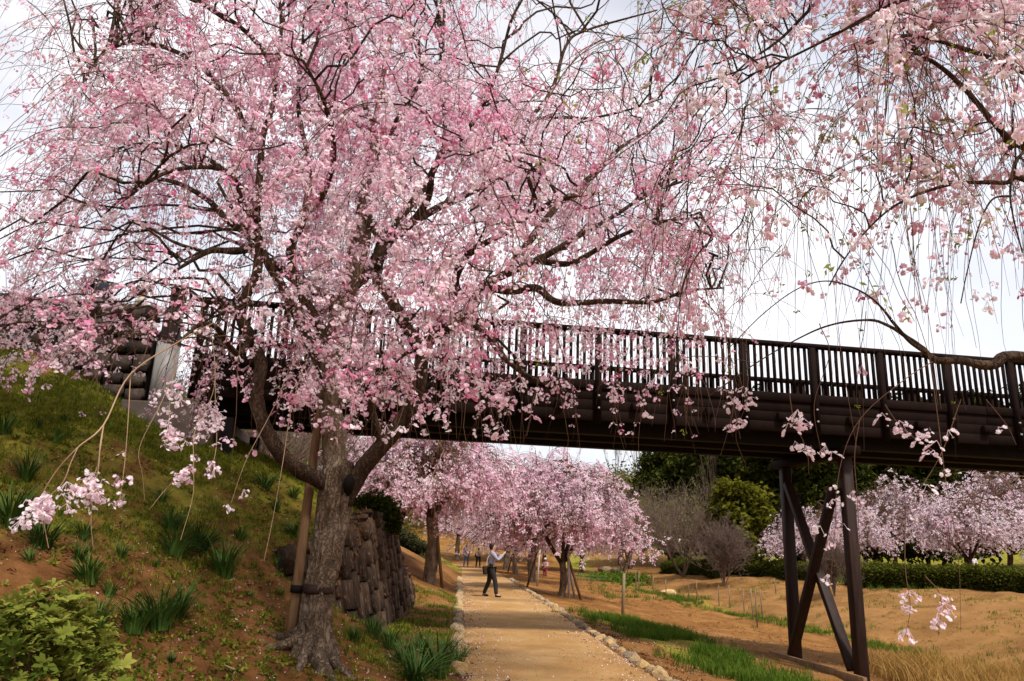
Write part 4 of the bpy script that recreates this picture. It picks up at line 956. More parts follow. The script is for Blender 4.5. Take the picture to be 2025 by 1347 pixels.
L = rng.gamma(3.2, .30, NT).clip(.25, 2.0); TW = hang(P0, tan + rng.normal(size=(NT, 3)) * .55, L, 11, 2.0, .09)
q = proj(TW[:, -1]); okk = (q[:, 1] < 930) | (rng.random(NT) < .12); TW, L = TW[okk], L[okk]; NT = len(TW)
Vt, Qt = many_tubes(TW, np.linspace(1, .4, 11)[None] * rng.uniform(.002, .004, (NT, 1)), 3); lk2('twig_mass', mesh_np('twig_mass', Vt, Qt), MAT['twig'], 'stuff')
C = beads(TW, L, .045, .72); C2 = FULL[:, 3:].reshape(-1, 3); C2 = np.repeat(C2, 2, 0); C2 = C2 + rng.normal(size=C2.shape) * .05; C = np.vstack([C, C2])
mk = m2(C); C = C[rng.random(len(C)) < np.clip(mk, 0, 1) ** 1.15 * .85]
tn = .24 + .7 * (fbm(C[:, 0] + C[:, 1], C[:, 2], .45, 77) - .5) + rng.normal(size=len(C)) * .15
print('right clusters', len(C))
# the biggest ones in the picture are pieces of their own
q = proj(C); vis = (q[:, 0] > -20) & (q[:, 0] < 2045) & (q[:, 1] > -20) & (q[:, 1] < 1367); order = np.argsort(np.where(vis, q[:, 2], 99)); near = order[:150]; rest = np.setdiff1d(np.arange(len(C)), near)
invR = Matrix.Translation(-Vector(RB))
for p in C[near]:
    o = link('blossom_cluster', CL_P[rng.integers(0, 4)].data, None, rt); o.matrix_parent_inverse = invR; o.location = p; o.rotation_euler = (rng.uniform(-.5, .5), rng.uniform(-.5, .5), rng.uniform(0, 6.28)); s = rng.uniform(.8, 1.2); o.scale = (s, s, s)
o = scatter('blossom_mass', C[rest], CL_P, 1.0, tn[rest], parent=rt); o.matrix_parent_inverse = invR
t = rng.random((NT, 3)); Lf = along(TW, t).reshape(-1, 3); Lf = Lf[rng.random(len(Lf)) < .28]; o = scatter('young_leaf_mass', Lf, LEAF_Y, 1.0, rng.uniform(0, 1, len(Lf)), rot=rng.uniform(-2, 2, (len(Lf), 3)), parent=rt); o.matrix_parent_inverse = invR
yr = 4.6
sprays(rt, lk2, [
 [(1850, 712, 4.7), (1790, 750, yr), (1700, 830, yr), (1660, 930, yr), (1650, 1060, yr), (1640, 1180, yr)], [(1560, 770, yr), (1570, 830, yr), (1595, 890, yr), (1600, 940, yr)], [(1750, 800, yr), (1770, 830, yr), (1800, 860, yr), (1845, 890, yr)],
 [(1900, 790, yr), (1860, 900, yr), (1800, 1000, yr), (1760, 1100, yr)], [(1700, 830, yr), (1690, 900, yr), (1695, 980, yr), (1700, 1080, yr)], [(1840, 720, yr), (1855, 830, yr), (1870, 950, yr), (1895, 1100, yr), (1900, 1250, yr)], [(1790, 1000, yr), (1790, 1120, yr), (1800, 1200, yr), (1790, 1260, yr)],
 [(1430, 760, 5.4), (1450, 800, 5.4), (1440, 850, 5.4), (1425, 900, 5.4)], [(1480, 740, 5.4), (1475, 800, 5.4), (1455, 860, 5.4), (1475, 920, 5.4)], [(1830, 1140, yr), (1860, 1180, yr), (1855, 1260, yr)],
 [(1950, 790, yr), (1990, 840, yr), (2010, 880, yr)], [(1620, 640, 4.7), (1640, 700, 4.6), (1610, 800, 4.6), (1625, 900, 4.6)]],
 CL_A, [(1, .2, .8, 8), (2, .1, 1, 10), (4, .4, .9, 4), (6, .5, 1, 7), (9, .3, 1, 9), (7, .1, .6, 9), (8, .2, .7, 9), (10, .8, 1, 1), (0, .5, .95, 6), (5, .3, .5, 2), (3, .3, .8, 3), (11, .9, 1, 2)], r0=.006, scale=.95, mat='twig')
# ------------------------------------------------------------------ avenue of cherries beyond the bridge
def gl(x, y): return (x, y, Z(x, y))
def foot(px, py): return tuple(ground_at(px, py, 14, 95))
tA = weeping_tree('weeping_cherry_tree', 'weeping cherry left of the path with forked dark trunk, first beyond the bridge', foot(846, 1152), 7.0, 4.0, 220, 1700, .9, CL_A, 1.9, .18, 101, group='cherries along the path', trunk_r=.21, base_h=.33)
tB = weeping_tree('weeping_cherry_tree', 'nearest weeping cherry right of the path, dark trunk propped by grey poles', foot(1110, 1180), 6.3, 4.2, 260, 2000, .9, CL_A, 1.7, .13, 103, group='cherries along the path', trunk_r=.14, base_h=.22)
for px, py, s, rz, src, lab in [
    (1052, 1150, 1.05, 1.9, 0, 'weeping cherry right of the path just behind the propped one'), (1018, 1136, 1.0, 4.0, 1, 'weeping cherry right of the path, second behind the propped one'),
    (1000, 1127, 1.15, 0.6, 0, 'weeping cherry right of the path opposite the two walkers'), (783, 1098, .95, 2.4, 1, 'weeping cherry with thin trunk beside the dark clipped rows on the left slope'),
    (1150, 1132, .95, 2.2, 1, 'weeping cherry behind the low green fence right of the path'), (1225, 1118, 1.0, 5.1, 0, 'small weeping cherry beyond the vegetable patch'), (1075, 1128, 1.25, 1.2, 1, 'tall weeping cherry in the second row, right of the path'), (905, 1108, 1.1, 2.9, 0, 'distant weeping cherry on the left of the path bend'), (1020, 1112, 1.2, 3.3, 1, 'farthest weeping cherry over the bend of the path')]:
    copy_tree((tA, tB)[src], foot(px, py), rz, s, lab)
# pale ones on the far bank
tC = weeping_tree('weeping_cherry_tree', 'pale weeping cherry behind the hedge, leftmost of the far bank group', (0, 0, 0), 5.6, 4.0, 170, 1500, .9, CL_P, 2.2, .06, 107, mats=('bark_limb', 'bark_limb', 'twig'), group='pale cherries beyond the hedge', trunk_r=.12, base_h=.22)
first = True
for x, y, s, rz, lab in [(19.8, 52, .78, .3, None), (24.0, 56, .95, 2.0, 'tall pale weeping cherry behind the hedge seen through the bridge trestle'), (28.5, 48, 1.05, 4.2, 'pale weeping cherry behind the hedge just right of the trestle'),
    (35.5, 55, 1.45, 1.1, 'tallest pale weeping cherry, far right beneath the bridge'), (32.5, 42, .98, 5.4, 'pale weeping cherry at right, close behind the hedge'), (41, 52, 1.2, 3.1, 'pale weeping cherry at the far right edge behind the hedge'), (32, 64, 1.4, 2.7, 'pale weeping cherry in the back row before the dark evergreens')]:
    if first: tC.location = gl(x, y); tC.scale = (s, s, s); tC.rotation_euler = (0, 0, rz); first = False
    else: copy_tree(tC, gl(x, y), rz, s, lab)

# ------------------------------------------------------------------ evergreens, bright bush, bare trees
cd = leafy_tree('evergreen_tree', 'tall dark evergreen with ragged crown, leftmost above the bare trees', gl(20.5, 74), 14.5, 4.0, 2600, CEDAR, 2.0, 201, 'cone', 'dark evergreens on the far bank', .4)
ce = leafy_tree('evergreen_tree', 'broad dark evergreen behind the bright green bush', gl(25.5, 70), 15.5, 4.8, 3200, CEDAR, 2.0, 202, 'round', 'dark evergreens on the far bank', .45)
for k, (x, y, s, rz, src, lab) in enumerate([(16.8, 80, .78, 2.2, 1, 'small dark evergreen at the left end of the evergreen row'), (21.5, 82, .95, .4, 0, 'dark evergreen in the back row left of the trestle'), (31, 72, 1.02, 1, 0, 'dark evergreen rising behind the trestle'), (35, 76, 1.05, 2, 1, 'broad dark evergreen behind the pale cherries right of the trestle'), (40, 74, 1.1, 3, 0, 'pointed dark evergreen above the pale cherries'),
    (46, 78, 1.15, 4, 1, 'broad dark evergreen at right showing over the bridge deck'), (52, 74, 1.15, 5, 0, 'dark evergreen farthest right behind the railing'), (29, 80, 1.1, 5.5, 1, 'dark evergreen in the back row behind the bright bush')]):
    copy_tree((cd, ce)[src], gl(x, y), rz, s, lab)
leafy_tree('bright_green_tree', 'bushy yellow green tree standing before the dark evergreens left of the trestle', gl(16.6, 56), 6.0, 2.1, 2000, BRIGHT, 1.6, 203, 'round', None, .45, .12, .05)
b1 = bare_tree('bare_tree', 'leafless grey brown tree between the pink avenue and the bright bush', gl(13.2, 58), 8.5, .8, 301, group='leafless trees in the valley', levels=4, r0=.10, multi=3, buds=350)
for x, y, s, rz, lab in [(9.8, 66, 1.0, 2, 'leafless tree behind the right edge of the propped cherry'), (15.5, 64, 1.0, 4, 'leafless tree next to the bright bush, slightly farther back'), (11.8, 74, 1.2, 1, 'leafless tree low against the sky under the bridge')]:
    copy_tree(b1, gl(x, y), rz, s, lab)
sh = bare_tree('bare_shrub', 'fan shaped leafless shrub with many stems on the sandy far bank', foot(1432, 1160), 4.6, .5, 305, levels=4, r0=.035, multi=8, split=4)
copy_tree(sh, foot(1650, 1178), 2.2, .7, 'small leafless shrub on the far bank seen through the trestle')
thin = bare_tree('poplar_tree', 'tall thin leafless tree standing against the sky right of the pink crowns', gl(20.6, 98), 16.0, .22, 309, group='thin trees on the skyline', levels=3, r0=.10, upk=.8, buds=300)
for x, y, s, rz, lab in [(17.5, 100, .95, 1, 'thin skyline tree above the olive woods, second from the left'), (24, 97, 1.0, 3, 'thin skyline tree beside the dark evergreens'), (14.5, 104, .9, 4, 'thin skyline tree farthest left, just over the pink crowns'), (19.0, 70, .72, 5, 'thin pale leafless tree in front of the dark evergreen')]:
    copy_tree(thin, gl(x, y), rz, s, lab)
# grey thicket seen under the bridge at left
th = bare_tree('bare_tree', 'twiggy grey leafless tree on the bank seen under the bridge left of the big trunk', gl(-8.2, 25), 5.6, .6, 311, group='grey leafless trees left of the path', levels=4, r0=.08, multi=3)
for x, y, s, rz, lab in [(-10.5, 29, 1.1, 2, 'grey leafless tree farther up the left slope under the bridge'), (-7.0, 31, 1.0, 4, 'grey leafless tree behind the left limb of the big trunk'), (-12.5, 26, 1.0, 5, 'grey leafless tree highest on the left slope beneath the deck')]:
    copy_tree(th, gl(x, y), rz, s, lab)
# woods on the far hills, one mass
n = 9000; x = rng.uniform(-120, 130, n); y = rng.uniform(112, 185, n); hgt = 4.5 + 6 * fbm(x, y, 12, 55)
P = np.stack([x, y, zfun(x, y) + hgt * np.sqrt(rng.random(n))], -1)
HWOOD = [leaf_clump('wood_clump', MAT['bud_leaf'], 40, 0.5, 0.26, .08, Rp, .8), leaf_clump('wood_clump_green', MAT['bright_leaf'], 40, 0.5, 0.26, .08, Rp, .8), leaf_clump('wood_clump_dark', MAT['cedar_leaf'], 40, .5, .26, .08, Rp, .8), leaf_clump('wood_clump_bud', MAT['bud_leaf'], 40, .5, .26, .08, Rp, .8)]
o = scatter('far_woods', P, HWOOD, 2.2, rng.uniform(0, 1, n)); tag(o, 'olive green mixed woods on the hills at the far end of the valley', 'woods')
n = 2600; x = rng.uniform(-60, -5, n); y = rng.uniform(80, 112, n); P = np.stack([x, y, zfun(x, y) + 5 * np.sqrt(rng.random(n)) * fbm(x, y, 5, 3)], -1)
ok = x < -13; o = scatter('hillside_scrub', P[ok], HWOOD, 1.5, rng.uniform(0, 1, ok.sum())); tag(o, 'brown and olive scrub on the hillside left of the path bend', 'scrub')

# ------------------------------------------------------------------ hedges
def hedge(a, b, h, wd, label, n, name='clipped_hedge', grp='clipped hedges on the far bank', protos=HEDGE, mat='hedge_leaf', cs=1.3):
    a = np.array(a, float); b = np.array(b, float); L = np.linalg.norm(b - a); u = (b - a) / L; v = np.array([-u[1], u[0]])
    rt_ = thing(name, label, 'hedge', (a[0], a[1], Z(*a)), 0, grp); base = np.array(rt_.location)
    k = max(6, int(L / .5)); V = []; Q = []
    for i in range(k + 1):
        c = a + u * L * i / k; z0 = Z(c[0], c[1]) - .05; wv = wd / 2 * (.92 + .1 * mnoise.noise((i * .7, 0, 0))); hv = h * (.94 + .08 * mnoise.noise((i * .9, 3, 0)))
        for sx, zz in ((-1, 0), (-1.02, .75), (-.75, 1), (.75, 1), (1.02, .75), (1, 0)): V.append((c[0] + v[0] * sx * wv, c[1] + v[1] * sx * wv, z0 + zz * hv))
    for i in range(k):
        for j in range(5): Q.append((i * 6 + j, i * 6 + 6 + j, i * 6 + 7 + j, i * 6 + 1 + j))
    Q += [(0, 1, 4, 5), (1, 2, 3, 4), (k * 6 + 5, k * 6 + 4, k * 6 + 1, k * 6), (k * 6 + 4, k * 6 + 3, k * 6 + 2, k * 6 + 1)]
    o = link('inner_growth', mesh_np('inner_growth', np.array(V) - base, Q), MAT['hedge_core'], rt_)
    t = rng.random(n) * L; s = rng.uniform(-1, 1, n); c = a + u * t[:, None]; side = rng.random(n) < .55
    off = np.where(side, np.sign(s) * wd / 2, s * wd / 2); zz = np.where(side, rng.random(n) * h, h) + rng.normal(size=n) * .03; c = c + v * off[:, None]
    P = np.stack([c[:, 0], c[:, 1], zfun(c[:, 0], c[:, 1]) + zz], -1) - base
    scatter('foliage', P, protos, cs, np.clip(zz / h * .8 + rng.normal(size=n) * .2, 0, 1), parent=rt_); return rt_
MAT['hedge_core'] = plain('hedge_core', (0.02, 0.026, 0.006), (0.05, 0.055, 0.012), 9, .95, .5, .03)
MAT['dark_row'] = leafy('dark_row', [(0.012, 0.014, 0.008), (0.035, 0.035, 0.014)], .15)
def fxy(px, py): q = ground_at(px, py, 14, 95); return (q[0], q[1])
hedge(fxy(1328, 1131), fxy(1428, 1141), .75, 1.6, 'low clipped hedge on the far bank left of the fan shaped shrub', 2600)
hedge(fxy(1442, 1137), fxy(1660, 1150), .70, 1.5, 'clipped hedge on the far bank behind the trestle legs', 3800)
hedge(fxy(1690, 1154), fxy(2100, 1174), .75, 1.5, 'long clipped hedge on the far bank right of the trestle', 5200)
DR = [leaf_clump('row_leaves', MAT['dark_row'], 14, .07, .09, .03, Rp) for _ in range(2)]
for (x0, x1, py, lab) in [(786, 838, 1104, 'lowest of the dark clipped rows on the left slope'), (790, 836, 1086, 'middle dark clipped row on the left slope'), (788, 822, 1074, 'topmost and shortest dark clipped row on the left slope')]:
    a = at(x0, py, 43 + (1104 - py) * .25); b = at(x1, py + 3, 41 + (1104 - py) * .25); hedge(a[:2], b[:2], .45, .7, lab, 700, 'clipped_row', 'dark clipped rows on the left slope', DR, 'dark_row')

# round shrub on top of the retaining wall
def bush(name, label, loc, r, n, protos, cs, tint=.5, cat='shrub', core=True):
    rt_ = thing(name, label, cat, loc)
    a = rng.uniform(0, 6.28, n); u = rng.uniform(-.35, 1, n); q = np.sqrt(1 - np.clip(u, -1, 1) ** 2); rr = r * (.84 + .3 * fbm(a * 2, u * 3, 1, 12)) * rng.uniform(.85, 1.03, n)
    P = np.stack([np.cos(a) * q * rr, np.sin(a) * q * rr, (u * .95 + .45) * rr], -1)
    if core:
        V, Q, T = tube([(0, 0, -.1), (0, 0, r * .3), (0, 0, r * .8), (0, 0, r * 1.22)], [r * .3, r * .8, r * .72, r * .15], 14); link('inner_growth', mesh_np('inner_growth', V, Q, T), MAT['hedge_core'], rt_)
    scatter('foliage', P, protos, cs, np.clip(tint + rng.normal(size=n) * .25, 0, 1), parent=rt_); return rt_
bx = at(738, 1012, 17.5); bush('round_shrub', 'dark round shrub on top of the sloping retaining wall', (bx[0], bx[1], bx[2] - .42), .50, 900, HEDGE, 1.0, .15)

# ------------------------------------------------------------------ azalea in the near left corner
az_c = np.array(at(30, 1420, 4.4)); azr = thing('azalea_bush', 'yellow green azalea bush with leaf rosettes in the near left corner', 'shrub', (az_c[0], az_c[1], Z(az_c[0], az_c[1])))
zb_ = azr.location[2]
def rosette(R, nl=8, L=.060):
    V = []; Q = []
    for k in range(nl):
        a = 2 * PI * k / nl + R.uniform(-.3, .3); l = L * R.uniform(.7, 1.15); wd = l * .20; up = R.uniform(.15, .85); b = len(V)
        for (u, s) in ((.02, 0), (.35, -.8), (.35, .8), (.7, -.95), (.7, .95), (1, 0)):
            x = u * l * math.cos(up * (1 - .4 * u)); z_ = u * l * math.sin(up) * (1 - .35 * u) + .006 * abs(s); y = s * wd
            V.append((x * math.cos(a) - y * math.sin(a), x * math.sin(a) + y * math.cos(a), z_))
        Q += [(b, b + 1, b + 2, b), ] if 0 else []; Q += [(b + 1, b + 3, b + 4, b + 2)]
        TT.append((len(V) - 6, len(V) - 5, len(V) - 4)); TT.append((len(V) - 3, len(V) - 1, len(V) - 2))
    return V, Q
ROS = []
for k in range(5):
    TT = []; V, Q = rosette(Rp); ROS.append(hidden('leaf_rosette', np.array(V), Q, TT, MAT['azalea_leaf']))
top = at(60, 1200, 4.4)[2] - zb_
n = 1700; a = rng.uniform(0, 6.28, n); u = rng.uniform(-.1, 1, n); q = np.sqrt(1 - np.clip(u, 0, 1) ** 2); sx = 0.42 * (.8 + .4 * fbm(a * 1.3, u * 2, 1, 5)); rr = rng.uniform(.80, 1.06, n)
P = np.stack([np.cos(a) * q * sx * rr, np.sin(a) * q * .8 * rr, np.maximum(top * .30 + u * top * .72 * rr * (.9 + .25 * fbm(a * 2, a * 0, 1, 8)), .05)], -1)
rot = np.stack([np.sin(a) * -.6 * q + rng.normal(size=n) * .3, np.cos(a) * .6 * q + rng.normal(size=n) * .3, rng.uniform(0, 6.28, n)], -1)
dv = np.linalg.norm(P + np.array(azr.location) - EYE, axis=1); vis = (P[:, 1] < .25); order = np.argsort(dv - vis * 5); nearA = order[:240]; restA = order[240:]
for i in nearA:
    o = link('leaf_rosette', ROS[rng.integers(0, 5)].data, None, azr); o.location = P[i]; o.rotation_euler = rot[i]; s = rng.uniform(.75, 1.3); o.scale = (s, s, s)
scatter('foliage', P[restA], ROS, 1.0, rng.uniform(.1, .9, len(restA)), rot=rot[restA], parent=azr)
V = []; Q = []; m = 40; e = P[rng.integers(0, n, m)]; st = np.stack([rng.normal(size=m) * .08, rng.normal(size=m) * .08, np.zeros(m)], -1); B = arches(st, e, np.full(m, .2), 6)
V, Q = many_tubes(B, np.linspace(.012, .004, 6)[None] * np.ones((m, 1)), 4); link('stem_mass', mesh_np('stem_mass', V, Q), MAT['twig'], azr, 'stuff')

# ------------------------------------------------------------------ strap leaved clumps on the bank
def strap_mesh(n, h, sp, seed):
    R = random.Random(seed); mb = MB()
    for k in range(n):
        a = R.uniform(0, 6.28); r0 = sp * math.sqrt(R.random()) * .5; H = h * R.uniform(.55, 1.1); out_ = H * R.uniform(.25, 1.05); wd = R.uniform(.0045, .008); V = []; ns = 5
        d = a + R.uniform(-.6, .6); px_, py_ = -math.sin(d) * wd, math.cos(d) * wd
        for i in range(ns + 1):
            u = i / ns; x = r0 * math.cos(a) + math.cos(d) * out_ * u ** 1.6; y = r0 * math.sin(a) + math.sin(d) * out_ * u ** 1.6; z_ = H * (u * 1.25 - .50 * u ** 2.6 * (out_ / H)) - .02
            w_ = 1 - .85 * u ** 2; V += [(x - px_ * w_, y - py_ * w_, z_), (x + px_ * w_, y + py_ * w_, z_)]
        mb.add(V, [(2 * i, 2 * i + 1, 2 * i + 3, 2 * i + 2) for i in range(ns)])
    me = mb.mesh('strap_leaves', True); me.materials.append(MAT['strap_leaf']); return me
SM = [strap_mesh(110, .34, .16, 1), strap_mesh(85, .30, .13, 2), strap_mesh(50, .24, .10, 3), strap_mesh(30, .18, .07, 4)]
BIGL = 'strap leaved green clump '
clumps = [(18, 1042, 1.25, 0, 'tall green strap leaved clump at the left edge halfway up the bank'), (82, 1082, 1.0, 0, 'dark strap leaved clump below the lowest blossom sprays'), (265, 1252, 1.15, 0, 'large dark grass clump beside the azalea, left part of the big patch'), (312, 1245, 1.25, 0, 'largest dark grass clump in the big patch above the bare soil'),
 (350, 1222, 1.0, 1, 'right part of the big dark grass patch on the bank'), (190, 1246, .9, 1, 'dark grass clump just behind the azalea bush'), (340, 1100, 1.1, 0, 'grass clump at the foot of the long hanging blossom twig'), (390, 1090, 1.15, 0, 'dense grass clump right of the hanging blossom twig'), (443, 1138, 1.1, 0, 'round grass clump standing alone on bare soil towards the trunk'),
 (337, 1048, .9, 1, 'dark grass clump just above the pair by the hanging twig'), (52, 950, 1.0, 1, 'grass clump high on the left of the bank'), (175, 1154, .95, 1, 'upright grass clump on the bank below the blossom sprays'), (523, 968, 1.0, 1, 'pale grass clump near the crest of the bank'), (580, 985, 1.0, 1, 'grass clump close left of the trunk fork'),
 (110, 875, .9, 2, None), (70, 848, .9, 2, None), (8, 858, 1.2, 1, 'grass clump cut by the left edge high on the bank'), (475, 1068, .9, 2, None), (155, 1108, .9, 2, None), (215, 1180, .9, 2, None), (240, 1102, .8, 2, None), (166, 1068, .8, 2, None), (57, 1110, .8, 3, None), (545, 1012, .9, 2, None), (580, 1060, .9, 2, None), (545, 1122, .8, 2, None),
 (308, 1122, .8, 3, None), (320, 992, .9, 2, None), (126, 835, .9, 3, None), (495, 1180, .7, 3, None), (425, 1010, .8, 3, None), (340, 1310, .8, 3, None), (555, 1180, .7, 3, None)]
right_cl = [(862, 1338, 1.35, 0, 'big glossy grass clump touching the left edge of the path'), (905, 1316, 1.0, 0, 'grass clump overhanging the left kerb of the path'), (800, 1316, 1.1, 0, 'wide grass clump between the trunk and the path'), (770, 1282, 1.0, 1, 'grass clump at the foot of the retaining wall'), (738, 1262, .9, 1, 'small grass clump tight against the retaining wall base'), (820, 1350, 1.2, 0, 'grass clump at the bottom edge left of the path'), (835, 1290, .9, 1, 'grass clump between retaining wall and path'), (700, 1268, .8, 2, None), (880, 1292, .8, 1, 'small grass clump next to the left kerb stones')]
k = 0
for px, py, s, mi, lab in clumps + right_cl:
    q = ground_at(px, py, 3, 20)
    o = link('grass_clump', SM[mi], None); o.location = q; o.rotation_euler = (random.gauss(0, .12), random.gauss(0, .12), random.uniform(0, 6.28)); s *= random.uniform(.95, 1.3); o.scale = (s * random.uniform(.85, 1.2), s, s * random.uniform(.75, 1.1))
    tag(o, lab or 'small tuft of dark strap leaves scattered over the soil near the big trunk and bank', 'grass clump', 'strap leaved clumps on the bank')

# ------------------------------------------------------------------ kerb stones along the path
def rock(seed, sub=2):
    bm = bmesh.new(); bmesh.ops.create_icosphere(bm, subdivisions=sub, radius=1)
    R = random.Random(seed); o = Vector((R.uniform(0, 50), R.uniform(0, 50), R.uniform(0, 50)))
    cuts = [(Vector((R.gauss(0, 1), R.gauss(0, 1), R.gauss(0, 1))).normalized(), R.uniform(.55, .85)) for _ in range(8)]
    for v in bm.verts:
        p = v.co * (1 + .22 * mnoise.noise(v.co * 1.3 + o))
        for d, l in cuts:
            e = p.dot(d) - l
            if e > 0: p -= d * e * .85
        v.co = p * (1 + .05 * mnoise.noise(v.co * 4 + o))
    me = bpy.data.meshes.new('kerb_stone'); bm.to_mesh(me); bm.free(); me.polygons.foreach_set('use_smooth', [len(me.polygons) > 200] * len(me.polygons)); me.materials.append(MAT['kerb']); return me
ROCK = [rock(k) for k in range(9)]
nk = 0
for side, lab, y0, cnt, gap in ((1, 'rough pale stone in the kerb row along the right edge of the path', 8.8, 150, .30), (-1, 'rough pale stone in the kerb row along the left edge of the path', 10.6, 138, .33)):
    y = y0
    for k in range(cnt):
        s = random.uniform(.075, .14) * (1.12 if random.random() < .2 else 1) * (1 + .005 * max(y - 20, 0)) * .5 * 2; x = float(xc(y)) + side * (HW + .10 + random.gauss(0, .035))
        o = link('kerb_stone', ROCK[random.randrange(9)], None); o.location = (x, y, Z(x, y) + s * .18); o.rotation_euler = (random.uniform(-.4, .4), random.uniform(-.4, .4), random.uniform(0, 6.28))
        o.scale = (s * random.uniform(.75, 1.0), s * random.uniform(.85, 1.2), s * random.uniform(.6, .95)); tag(o, lab, 'stone', 'kerb stones along the %s edge of the path' % ('right' if side > 0 else 'left'))
        y += s * random.uniform(1.55, 2.1) + (random.random() < .06) * .25; nk += 1
o = link('white_stone', ROCK[3], None); q = ground_at(1098, 1212); o.location = q + [0, 0, .06]; o.scale = (.12, .12, .19); tag(o, 'upright white stone standing out in the right kerb row', 'stone')
for px, py, s, lab in [(1196, 1130, .55, 'large pale boulder beyond the green fence, left one'), (1216, 1133, .42, 'smaller pale boulder beside the larger one beyond the fence'), (1322, 1176, .38, 'dark boulder at the ditch behind the thin stakes'), (1000, 1118, .3, 'pale stone at the path bend near the walkers')]:
    q = ground_at(px, py); o = link('boulder', ROCK[(px * 7) % 9], None); o.location = q + np.array([0, 0, s * .3]); o.scale = (s * 1.3, s, s * .7); tag(o, lab, 'boulder')

# ------------------------------------------------------------------ stakes, props, small fences
def stake(px, py, h, r, lab, lean=(0, 0), mat='stake_wood', grp=None, name='wooden_stake', Yv=None):
    q = ground_at(px, py); me = MB().tube([(0, 0, -.25), (lean[0] * .5, lean[1] * .5, h * .5), (lean[0], lean[1], h)], [r, r * .96, r * .9], 9).mesh(name, True); o = link(name, me, MAT[mat]); o.location = q; tag(o, lab, 'stake', grp); return q
stake(1231, 1218, 1.30, .052, 'thick leaning grey stake standing alone in the orange field', (.06, .0))
thin_st = [(1241, 1135, .9), (1292, 1172, 1.0), (1318, 1180, .95), (1362, 1187, 1.0), (1379, 1187, 1.05), (1422, 1200, 1.05), (1444, 1203, 1.1), (1472, 1210, 1.05), (1490, 1226, 1.25), (1498, 1242, 1.45), (1509, 1226, 1.2), (1258, 1168, 1.1), (1262, 1170, 1.1), (1535, 1175, .8)]
tops = []
for k, (px, py, h) in enumerate(thin_st):
    q = stake(px, py, h, .026, 'thin weathered stake in the row along the ditch', (random.gauss(0, .04), random.gauss(0, .04)), 'stake_wood', 'thin stakes along the ditch'); tops.append(q + [0, 0, h * .8])
# props under the avenue trees
def prop(a, b, r, lab, mat='grey_wood'):
    me = MB().tube([(0, 0, -.15), tuple(np.array(b) - np.array(a))], [r, r * .9], 9).mesh('prop_pole', True); o = link('prop_pole', me, MAT[mat]); o.location = a; tag(o, lab, 'prop', 'poles propping the cherries')
tb = np.array(tB.location)
prop(tb + [.30, -.35, -.02], tb + [.26, -.1, 1.85], .055, 'upright pale pole against the propped cherry right of the path'); prop(tb + [.85, -.2, -.05], tb + [.25, .0, 1.6], .06, 'slanting brown pole leaning on the propped cherry', 'pole_wood'); prop(tb + [.62, .25, -.05], tb + [.2, .05, 1.7], .05, 'slanting grey pole behind the propped cherry')
ta = np.array(tA.location); prop(ta + [.55, -.2, -.05], ta + [.15, 0, 2.2], .06, 'pole leaning on the first cherry left of the path', 'pole_wood')
for (px, py, dx, h, lab, mt) in [(1040, 1163, .55, 1.9, 'brown pole slanting right beside the second trunk right of the path', 'pole_wood'), (1026, 1140, -.45, 2.0, 'pale grey pole slanting left beside the path', 'grey_wood'), (1003, 1133, .5, 2.0, 'brown pole slanting by the third trunk right of the path', 'pole_wood'), (1062, 1160, .1, 1.8, 'upright grey pole next to the second trunk right of the path', 'grey_wood')]:
    q = ground_at(px, py); prop(q, q + np.array([dx, .2, h]), .05, lab, mt)
def fence(px0, py0, px1, py1, h, n, lab, mat, grp=None):
    a = ground_at(px0, py0); b = ground_at(px1, py1); rt_ = thing('low_fence', lab, 'fence', tuple(a), 0, grp); u = b - a
    pk = MB().box((0, 0, h / 2 - .05), (.05, .02, h + .1)).mesh('picket'); pk.materials.append(MAT[mat])
    for i in range(n):
        o = link('picket', pk, None, rt_); p = u * i / (n - 1); p[2] = Z(a[0] + p[0], a[1] + p[1]) - a[2]; o.location = p; o.rotation_euler = (0, random.gauss(0, .03), math.atan2(u[1], u[0])); o.scale = (1, 1, random.uniform(.93, 1.06))
    for zz in (.3, .8): MB().box(u / 2 + np.array([0, -.03, h * zz]), (np.linalg.norm(u), .025, .04), X=u).build('rail', MAT[mat], rt_)
fence(866, 1117, 893, 1119, .75, 14, 'short brown picket fence left of the path near the walkers', 'pole_wood')
MAT['green_paint'] = plain('green_paint', (.05, .09, .02), (.09, .14, .035), 6)
fence(1136, 1149, 1196, 1152, .45, 22, 'low green garden fence in front of the vegetable patch', 'green_paint')

# ------------------------------------------------------------------ loose cover of the ground
def cover(name, protos, n, xr, yr, dens, scl, label, cat, seed=0, lift=0.0, tint=None, flat_=False):
    x = rng.uniform(*xr, n); y = rng.uniform(*yr, n)
    ok = rng.random(n) < dens(x, y); x, y = x[ok], y[ok]; P = np.stack([x, y, zfun(x, y) + lift], -1)
    o = scatter(name, P, protos, scl, rng.uniform(0, 1, len(P)) if tint is None else tint, rot=np.stack([rng.normal(size=len(P)) * .15, rng.normal(size=len(P)) * .15, rng.uniform(0, 6.28, len(P))], -1)); tag(o, label, cat); return o
isl = lambda x, y: (x < xc(y) - HW - .15)
def d_bank(x, y):
    h = zbase(x, y); f = fbm(x, y, 1.1, 41)
    return isl(x, y) * np.clip((.08 + .30 * sstep(.6, 2.4, h) + .55 * sstep(2.3, 4.2, h)) * sstep(.40, .62, f + .12 * sstep(2, 4, h)) * 1.5, 0, 1)
cover('bank_grass', GRASS, 90000, (-12, 0), (3.5, 16), d_bank, 1.0, 'thin patchy grass and moss on the soil of the left bank', 'grass')
cover('bank_weeds', WEED, 24000, (-11, 0), (3.5, 16), lambda x, y: isl(x, y) * (.10 + .7 * sstep(.46, .68, fbm(x, y, .9, 61))), 1.0, 'small low weeds scattered over the left bank', 'weeds')
